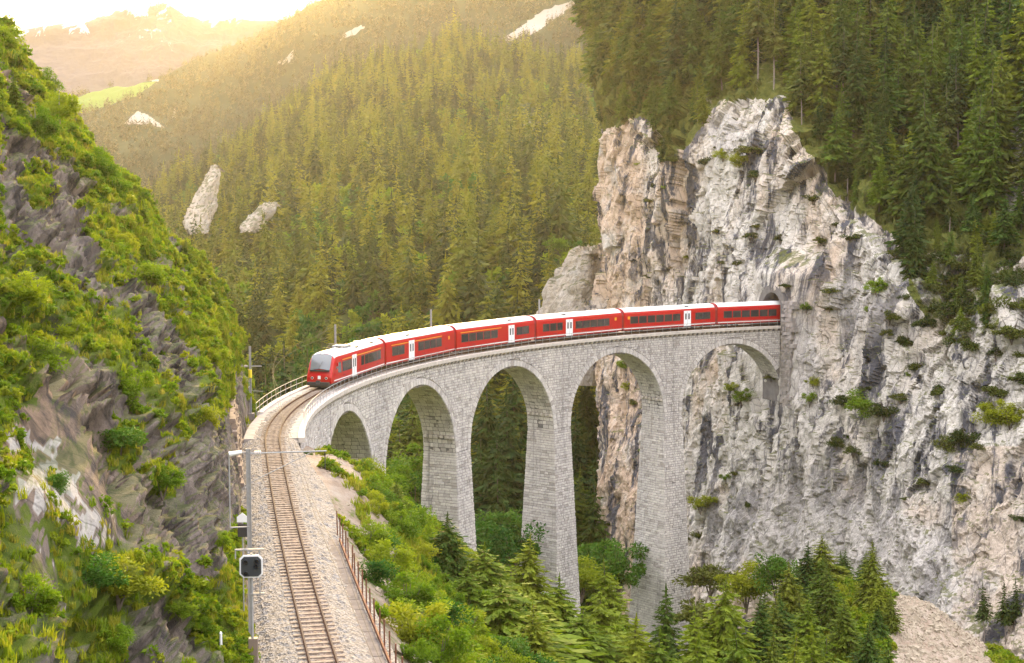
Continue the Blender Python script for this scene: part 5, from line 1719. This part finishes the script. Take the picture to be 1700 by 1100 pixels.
# trees in the gorge behind the viaduct, seen through the arches
BEHIND = [(845, 640, 245), (820, 690, 238), (865, 700, 250), (800, 720, 240), (690, 650, 245), (665, 690, 240), (830, 760, 232), (905, 640, 262), (970, 600, 300), (960, 680, 285), (985, 740, 275), (955, 770, 270), (720, 600, 262), (880, 770, 245), (985, 800, 262), (850, 590, 265), (812, 620, 262), (700, 560, 270), (975, 650, 300), (560, 600, 235), (590, 590, 245), (525, 590, 240), (470, 560, 230), (450, 600, 225), (500, 570, 255)]
for px, py, d in BEHIND:
    t = P(px, py, d); zg = gz1(t[0], min(t[1], 344)); h = t[2] - zg
    if h > 24: zg = t[2] - 24; h = 24
    if h < 3: continue
    where = 'seen through the arch left of the tallest pier' if px > 930 else 'seen through the middle arch' if px > 780 else 'behind the left arches of the viaduct' if px > 610 else 'behind the curve of the track'
    plant('spruce_tree', HI[rnd.randrange(5)], HIT[1], (t[0], t[1], zg), h / 10, 'tall shaded spruce in the gorge ' + where, 'tree', 'gorge spruces ' + where); NCON += 1
print('conifers', NCON)

# shrubs ------------------------------------------------------------------
def shrub(p, r, kind, label, group, flat=1.0):
    mset = {'leaf': BUSH, 'deep': BUSHD, 'scrub': SCRUB}[kind]
    rr = bpy.data.objects.new({'leaf': 'leafy_shrub', 'deep': 'dark_shrub', 'scrub': 'dwarf_pine'}[kind], None); COL.objects.link(rr)
    rr.location = tuple(map(float, p)); rr.rotation_euler = (0, 0, rnd.uniform(0, 6.28)); rr.scale = (r * rnd.uniform(.85, 1.25), r * rnd.uniform(.85, 1.25), r * flat * rnd.uniform(.7, 1.0)); rr.empty_display_size = .3
    tag(rr, label, 'shrub', group)
    obj('stem', STEM[rnd.randrange(2)], rr); obj('foliage', mset[rnd.randrange(len(mset))], rr)
    return rr
# along the embankment right of the track
cand = []
EMB = [(600, 780), (660, 850), (700, 900), (760, 930), (800, 990), (900, 1010), (1050, 1060), (1060, 1120), (640, 1120), (590, 960), (585, 880)]
em = inpoly(ppx, ppy, EMB).astype(float) * (_o > 4.2) * (GY > 50) * (GY < 150)
Pt = sample_sheet(GV, 1400, em, g); Pt = Pt[thin(Pt, 1.4, g)][:165]
for p in Pt:
    x_, y_, w_ = proj(p)
    z_ = 'close below the rusty fence' if x_ < 700 and y_ > 930 else 'on the bank beside the dirt bench' if x_ < 720 else 'below the second pier' if x_ < 800 else 'below the middle pier' if x_ < 930 else 'at the bottom edge below the tallest pier'
    rs, kd = rnd.uniform(.8, 2.1), 'leaf' if rnd.random() < .8 else 'deep'
    lb = ('small ' if rs < 1.0 else 'large ' if rs > 1.45 else 'medium ') + ('bright green' if kd == 'leaf' else 'deep green') + ' leafy shrub ' + z_
    shrub(p - np.array([0, 0, .5]), rs, kd, lb, lb)
for x_, y_, d, r, kd, lb in ((590, 800, 141, 2.2, 'leaf', 'leafy shrub at the foot of the leftmost arch'), (620, 830, 132, 2.0, 'leaf', 'leafy shrub right of the dirt bench below the first pier'), (545, 752, 150, 1.8, 'deep', 'dark shrub inside the leftmost arch'), (510, 752, 117, .55, 'deep', 'tiny dark shrub at the end of the parapet wall'),
                             (670, 745, 195, 4.5, 'leaf', 'large bright bush seen through the second arch'), (690, 790, 190, 4, 'deep', 'deep green bush low in the second arch'), (655, 800, 185, 3.0, 'leaf', 'bright bush at the left foot of the second arch'), (830, 860, 205, 5, 'deep', 'large deep green bush low in the middle arch'), (850, 890, 195, 4, 'deep', 'deep green bush at the foot of the middle arch'), (800, 880, 200, 4, 'deep', 'deep green bush at the left of the middle arch'),
                             (985, 900, 225, 5, 'deep', 'deep green bush low in the arch left of the tallest pier'), (1025, 920, 215, 5, 'deep', 'deep green bush beside the foot of the tallest pier'), (965, 930, 210, 4.5, 'leaf', 'bush below the arch left of the tallest pier'), (560, 770, 165, 2.5, 'leaf', 'bright shrub behind the leftmost arch'), (1180, 930, 205, 4, 'scrub', 'scrubby bush right of the tallest pier'), (1240, 950, 195, 4, 'leaf', 'bush at the foot of the cliff right of the tall pier'), (1290, 940, 190, 3.5, 'deep', 'dark bush at the cliff foot left of the knoll'), (1160, 985, 190, 4, 'scrub', 'scrub low at the right side of the tallest pier')):
    q = P(x_, y_, d); q[2] -= r * 1.1
    shrub(q, r, kd, lb, None)
# ledges of the big cliff: grow on the nearest rock surface
flatC = CV.reshape(-1, 3); fx, fy, fwv = proj(flatC)
LEDGE = [(1430, 668, 4.0, 'largest dark dwarf pine patch on the cliff, right of the tunnel'), (1465, 675, 3.2, 'dark dwarf pine right of the largest ledge patch'), (1400, 655, 2.8, 'dwarf pine left of the largest ledge patch'), (1385, 735, 2.2, 'scrub tuft on the slab below the largest ledge patch'), (1410, 745, 1.8, 'small scrub on the pale slab, right of another tuft'),
         (1575, 735, 2.8, 'dwarf pine at the left of the right hand ledge'), (1600, 715, 3.2, 'large dwarf pine on the right hand ledge'), (1640, 680, 3.4, 'tall dwarf pine above the right hand ledge'), (1675, 690, 3.0, 'dwarf pine at the right edge of the picture on the ledge'), (1655, 640, 2.6, 'dwarf pine near the right edge above the ledge'), (1690, 615, 3.0, 'dwarf pine at right edge beside grey rock'),
         (1520, 600, 2.4, 'bush in the gully right of the cliff face'), (1500, 560, 2.4, 'bush high in the gully right of the cliff face'), (1490, 650, 2.0, 'bush below the gully'), (1560, 640, 2.2, 'scrub between gully and right hand ledge'), (1345, 630, 2.0, 'scrub column right of the viaduct end'), (1340, 665, 1.6, 'scrub tuft lower right of the viaduct end'), (1300, 470, 1.3, 'grass tuft just above the tunnel mouth'), (1230, 650, 2.2, 'scrub under the last arch'), (1210, 635, 1.6, 'scrub at left under the last arch'), (1275, 625, 1.4, 'bright tuft below the last arch edge'),
         (1200, 790, 1.6, 'small scrub on rock right of tallest pier'), (1180, 830, 1.5, 'low scrub on rock right of tallest pier'), (1215, 780, 1.2, 'tiny scrub high right of tallest pier'), (1235, 835, 1.2, 'lone tuft on the pale rock right of the pier'), (1160, 840, 2.6, 'dark bush against the tallest pier'), (1155, 880, 2.4, 'dark bush low against the tallest pier'),
         (1240, 385, 1.8, 'scrub clump in the middle of the cliff face'), (1290, 392, 1.6, 'scrub right of the middle of the cliff face'), (1260, 375, 1.4, 'grassy ledge scrub on the upper cliff face'), (1345, 320, 2.0, 'scrub on upper right cliff edge'), (1360, 400, 1.6, 'scrub on right cliff edge above the gully'), (1410, 385, 1.8, 'bush on the right cliff rim'), (1240, 240, 2.6, 'bush below the cliff top notch'), (1225, 265, 2.4, 'bush hanging under the cliff top'), (1250, 290, 1.8, 'low bush under the cliff top'), (1075, 325, 1.4, 'tuft on the pale pillar of the cliff'), (1120, 265, 2.2, 'bush on the left cliff shoulder'), (1165, 262, 2.4, 'bush on the cliff shoulder, left of the notch'), (1195, 255, 2.2, 'bush on the cliff shoulder beside the white rock'),
         (1035, 640, 1.5, 'tuft on the rock seen through the tall arch'), (1045, 665, 1.8, 'scrub on dark rock seen through the tall arch'), (1030, 605, 1.6, 'yellow green scrub at the top of the tall arch'), (1460, 760, 1.6, 'tuft on pale slab'), (1530, 800, 1.4, 'small tuft right on the pale slab'), (1380, 480, 1.4, 'tuft right of the tunnel mouth'), (1335, 505, 1.5, 'bush right of the tunnel portal'), (1450, 470, 2.2, 'bush on the right flank of the cliff'), (1470, 520, 2.4, 'bush low on the right flank of the cliff'), (1590, 770, 1.8, 'scrub hanging below the right hand ledge')]
for x_, y_, r, lb in LEDGE:
    dd = (fx - x_) ** 2 + (fy - y_) ** 2
    near = np.where(dd < 36)[0]
    if len(near) == 0: near = np.array([dd.argmin()])
    i = near[fwv[near].argmin()]
    q = flatC[i] + np.array([0, -.1 * r, -.5 * r])
    shrub(q, r * .78, 'scrub' if rnd.random() < .75 else 'leaf', lb, None, .9)
sm = inpoly(cpx, cpy, [(1480, 400), (1560, 420), (1700, 400), (1700, 600), (1640, 590), (1560, 560), (1500, 500)]).astype(float) * (cpx < 1720)
Pt = sample_sheet(CV, 300, sm, g); Pt = Pt[thin(Pt, 2.0, g)][:60]
for p in Pt:
    rs = rnd.uniform(1.2, 2.6)
    lb = ('small' if rs < 1.7 else 'large') + ' olive dwarf pine on the rocky shoulder at far right'
    shrub(p + np.array([0, -.1, -.7 * rs]), rs, 'scrub', lb, lb, 1.1)
nz_ = np.abs(grid_normals(CV)[..., 2])
lm2 = ((nz_ > .45) & (cpy > 240) & (cpy < 900) & (cpx > 1040) & (cpx < 1710) & (cveg < .5) & (np.abs(co) > 4)).astype(float)
Pt = sample_sheet(CV, 200, lm2, g); Pt = Pt[thin(Pt, 2.5, g)][:70]
for p in Pt:
    x_, y_, w_ = proj(p)
    rs = rnd.uniform(.5, 1.2)
    lb = 'small scrub tuft on a ' + ('high' if y_ < 480 else 'low' if y_ > 700 else 'middle') + ' ledge of the cliff ' + ('left of' if x_ < 1290 else 'right of') + ' the tunnel'
    shrub(p + np.array([0, -.05, -.5 * rs]), rs, 'scrub' if rnd.random() < .6 else 'leaf', lb, lb, .9)
# left hillside: shrubs over the grass
flatL = LV.reshape(-1, 3); lx, ly, lw = proj(flatL)
LB = [(195, 955, 2.2, 'large fresh leafy bush at lower left in front of the rock wall'), (150, 950, 1.8, 'leafy bush left of the large fresh bush'), (240, 985, 1.4, 'leafy bush right of the large fresh bush'), (40, 1000, 1.5, 'bush at the left edge low in the picture'), (180, 1060, 1.2, 'bush at the bottom left, right of another'), (300, 1010, 1.0, 'bush low between rocks and signal'), (340, 1030, 1.0, 'bush close left of the signal'), (370, 900, .9, 'bush on grass left of the mast'), 
      (195, 730, 1.8, 'bush growing in the dark rock wall'), (272, 795, 1.5, 'small bush on the right of the dark rock wall'), (110, 560, 2.2, 'dark round bush at the left on the upper ledge'), (60, 590, 2.0, 'bush at left on the upper ledge'), (220, 650, 1.8, 'bush in the middle of the green band above the dark wall'), (330, 700, 1.7, 'bush at the right end of the green band'), (30, 480, 1.8, 'bush at left edge below the upper rock'), 
      (95, 800, .9, 'low bush right of the pale outcrop'), (250, 460, 1.9, 'bush on the bright slope below the skyline'), (335, 540, 1.6, 'bush right on the bright slope'), (200, 400, 1.8, 'bush left on the bright slope'), (360, 600, 1.4, 'bush near the right tip of the hillside'), (385, 640, 1.1, 'small bush at the right tip of the hillside')]
for x_, y_, r, lb in LB:
    dd = (lx - x_) ** 2 + (ly - y_) ** 2
    near = np.where(dd < 64)[0]
    if len(near) == 0: near = np.array([dd.argmin()])
    q = flatL[near[lw[near].argmin()]]
    shrub(q + np.array([.1, -.1, -.45 * r]), r * .6, 'leaf' if rnd.random() < .85 else 'deep', lb, None, .95)
# small trees on the left skyline
SKY = [(10, 60, 5.5), (35, 95, 5), (60, 130, 5), (80, 110, 4.5), (100, 170, 5), (120, 190, 4), (150, 230, 4.5), (165, 260, 5), (25, 150, 5), (60, 200, 5), (95, 240, 4.5), (130, 270, 4.5), (185, 290, 4.5), (210, 310, 4.5), (235, 330, 5), (260, 350, 5.5), (285, 385, 5), (310, 410, 5.5), (335, 440, 5), (355, 475, 4.5), (5, 200, 5), (170, 330, 4), (215, 360, 4)]
for k, (x_, y_, h) in enumerate(SKY):
    dd = (lx - x_) ** 2 + (ly - (y_ + 45)) ** 2
    i = dd.argmin(); q = flatL[i]
    con = k % 3 == 2 or x_ > 200
    h *= .68
    if con: plant('larch_tree', HIY[k % 3], HIT[0], q + np.array([0, 0, -.4]), h / 10, 'yellow green conifer on the left skyline ' + ('near its upper end' if y_ < 200 else 'above the bright slope' if y_ < 330 else 'above the valley notch'), 'tree', 'small conifers along the left skyline', sxy=1.2)
    else: plant('birch_tree', BUSH[k % 4], conifer_trunk(1.8, 700 + k, M_bark_pale, .05), q + np.array([0, 0, -.2]), h / 2.1, 'small leafy tree on the left skyline ' + ('near its upper end' if y_ < 200 else 'halfway down'), 'tree', 'small leafy trees along the left skyline', crown_name='foliage')
# ground cover on the left hillside and the banks
lm_ = np.clip((lveg - .45) / .30, 0, 1) ** 1.3 * seen(LV) * (left_off < -2.2)
Pt = sample_sheet(LV, 46000, lm_, g)
vi = np.where(fbm(Pt * .35, 3, 77) + .3 * g.standard_normal(len(Pt)) > .12, g.integers(3, 5, len(Pt)), g.integers(0, 3, len(Pt)))
w = proj(Pt)[2]
scatter('hillside_grass', Pt, g.uniform(.4, 1.0, len(Pt)) * np.clip(w / 90, .7, 1.3) * np.where(vi > 2, 1.25, 1), V_tuft, vi, g, .1)
bm = ((veg > .8) & (GY > 48) & (GY < 175) & (GX < 60)).astype(float) * seen(GV) * (_o > 2.9)
bm = np.maximum(bm, ((_s > 112) & (_o > 3.2) & (_o < 8)) * (fbm(GV * .35, 3, 78) > .2) * .7 * seen(GV))
Pt = sample_sheet(GV, 17000, bm, g)
vi = np.where(fbm(Pt * .3, 3, 79) > .0, g.integers(3, 5, len(Pt)), g.integers(0, 3, len(Pt)))
scatter('bank_grass', Pt, g.uniform(.8, 1.7, len(Pt)), V_tuft, vi, g, .1)

def stone_mesh(seed):
    g2 = np.random.default_rng(seed)
    V = np.array([(-1, -1, -.6), (1, -1, -.6), (1, 1, -.6), (-1, 1, -.6), (-.7, -.7, .6), (.7, -.7, .7), (.6, .7, .5), (-.7, .6, .6)], float) * g2.uniform(.6, 1.1, (8, 3))
    return mesh_np('scree_stone', V * .5, np.array([(3, 2, 1, 0), (4, 5, 6, 7), (0, 1, 5, 4), (1, 2, 6, 5), (2, 3, 7, 6), (3, 0, 4, 7)]), False, M_scree)
V_st = [loose(stone_mesh(i)) for i in range(4)]
Pt = sample_sheet(GV, 5200, scree * 1.0 + ((_s > 112) & (_o > 3) & (_o < 9)) * .05 * seen(GV), g)
scatter('scree_stones', Pt, g.gamma(2.0, .11, len(Pt)) + .08, V_st, g.integers(0, 4, len(Pt)), g, .5)

# ------------------------------------------------------------------ haze in the valley
hz = MB().box(-1900, 1900, -60, 2300, -77, 360)
hm = bpy.data.materials.new('valley_haze'); hm.use_nodes = True
hn = hm.node_tree.nodes; hn.clear()
ho = hn.new('ShaderNodeOutputMaterial'); pv = hn.new('ShaderNodeVolumePrincipled')
pv.inputs['Color'].default_value = (.96, .94, .93, 1)
pv.inputs['Density'].default_value = .00006
pv.inputs['Anisotropy'].default_value = .70
hm.node_tree.links.new(pv.outputs[0], ho.inputs['Volume'])
hzo = hz.build('haze', hm); hzo['kind'] = 'stuff'
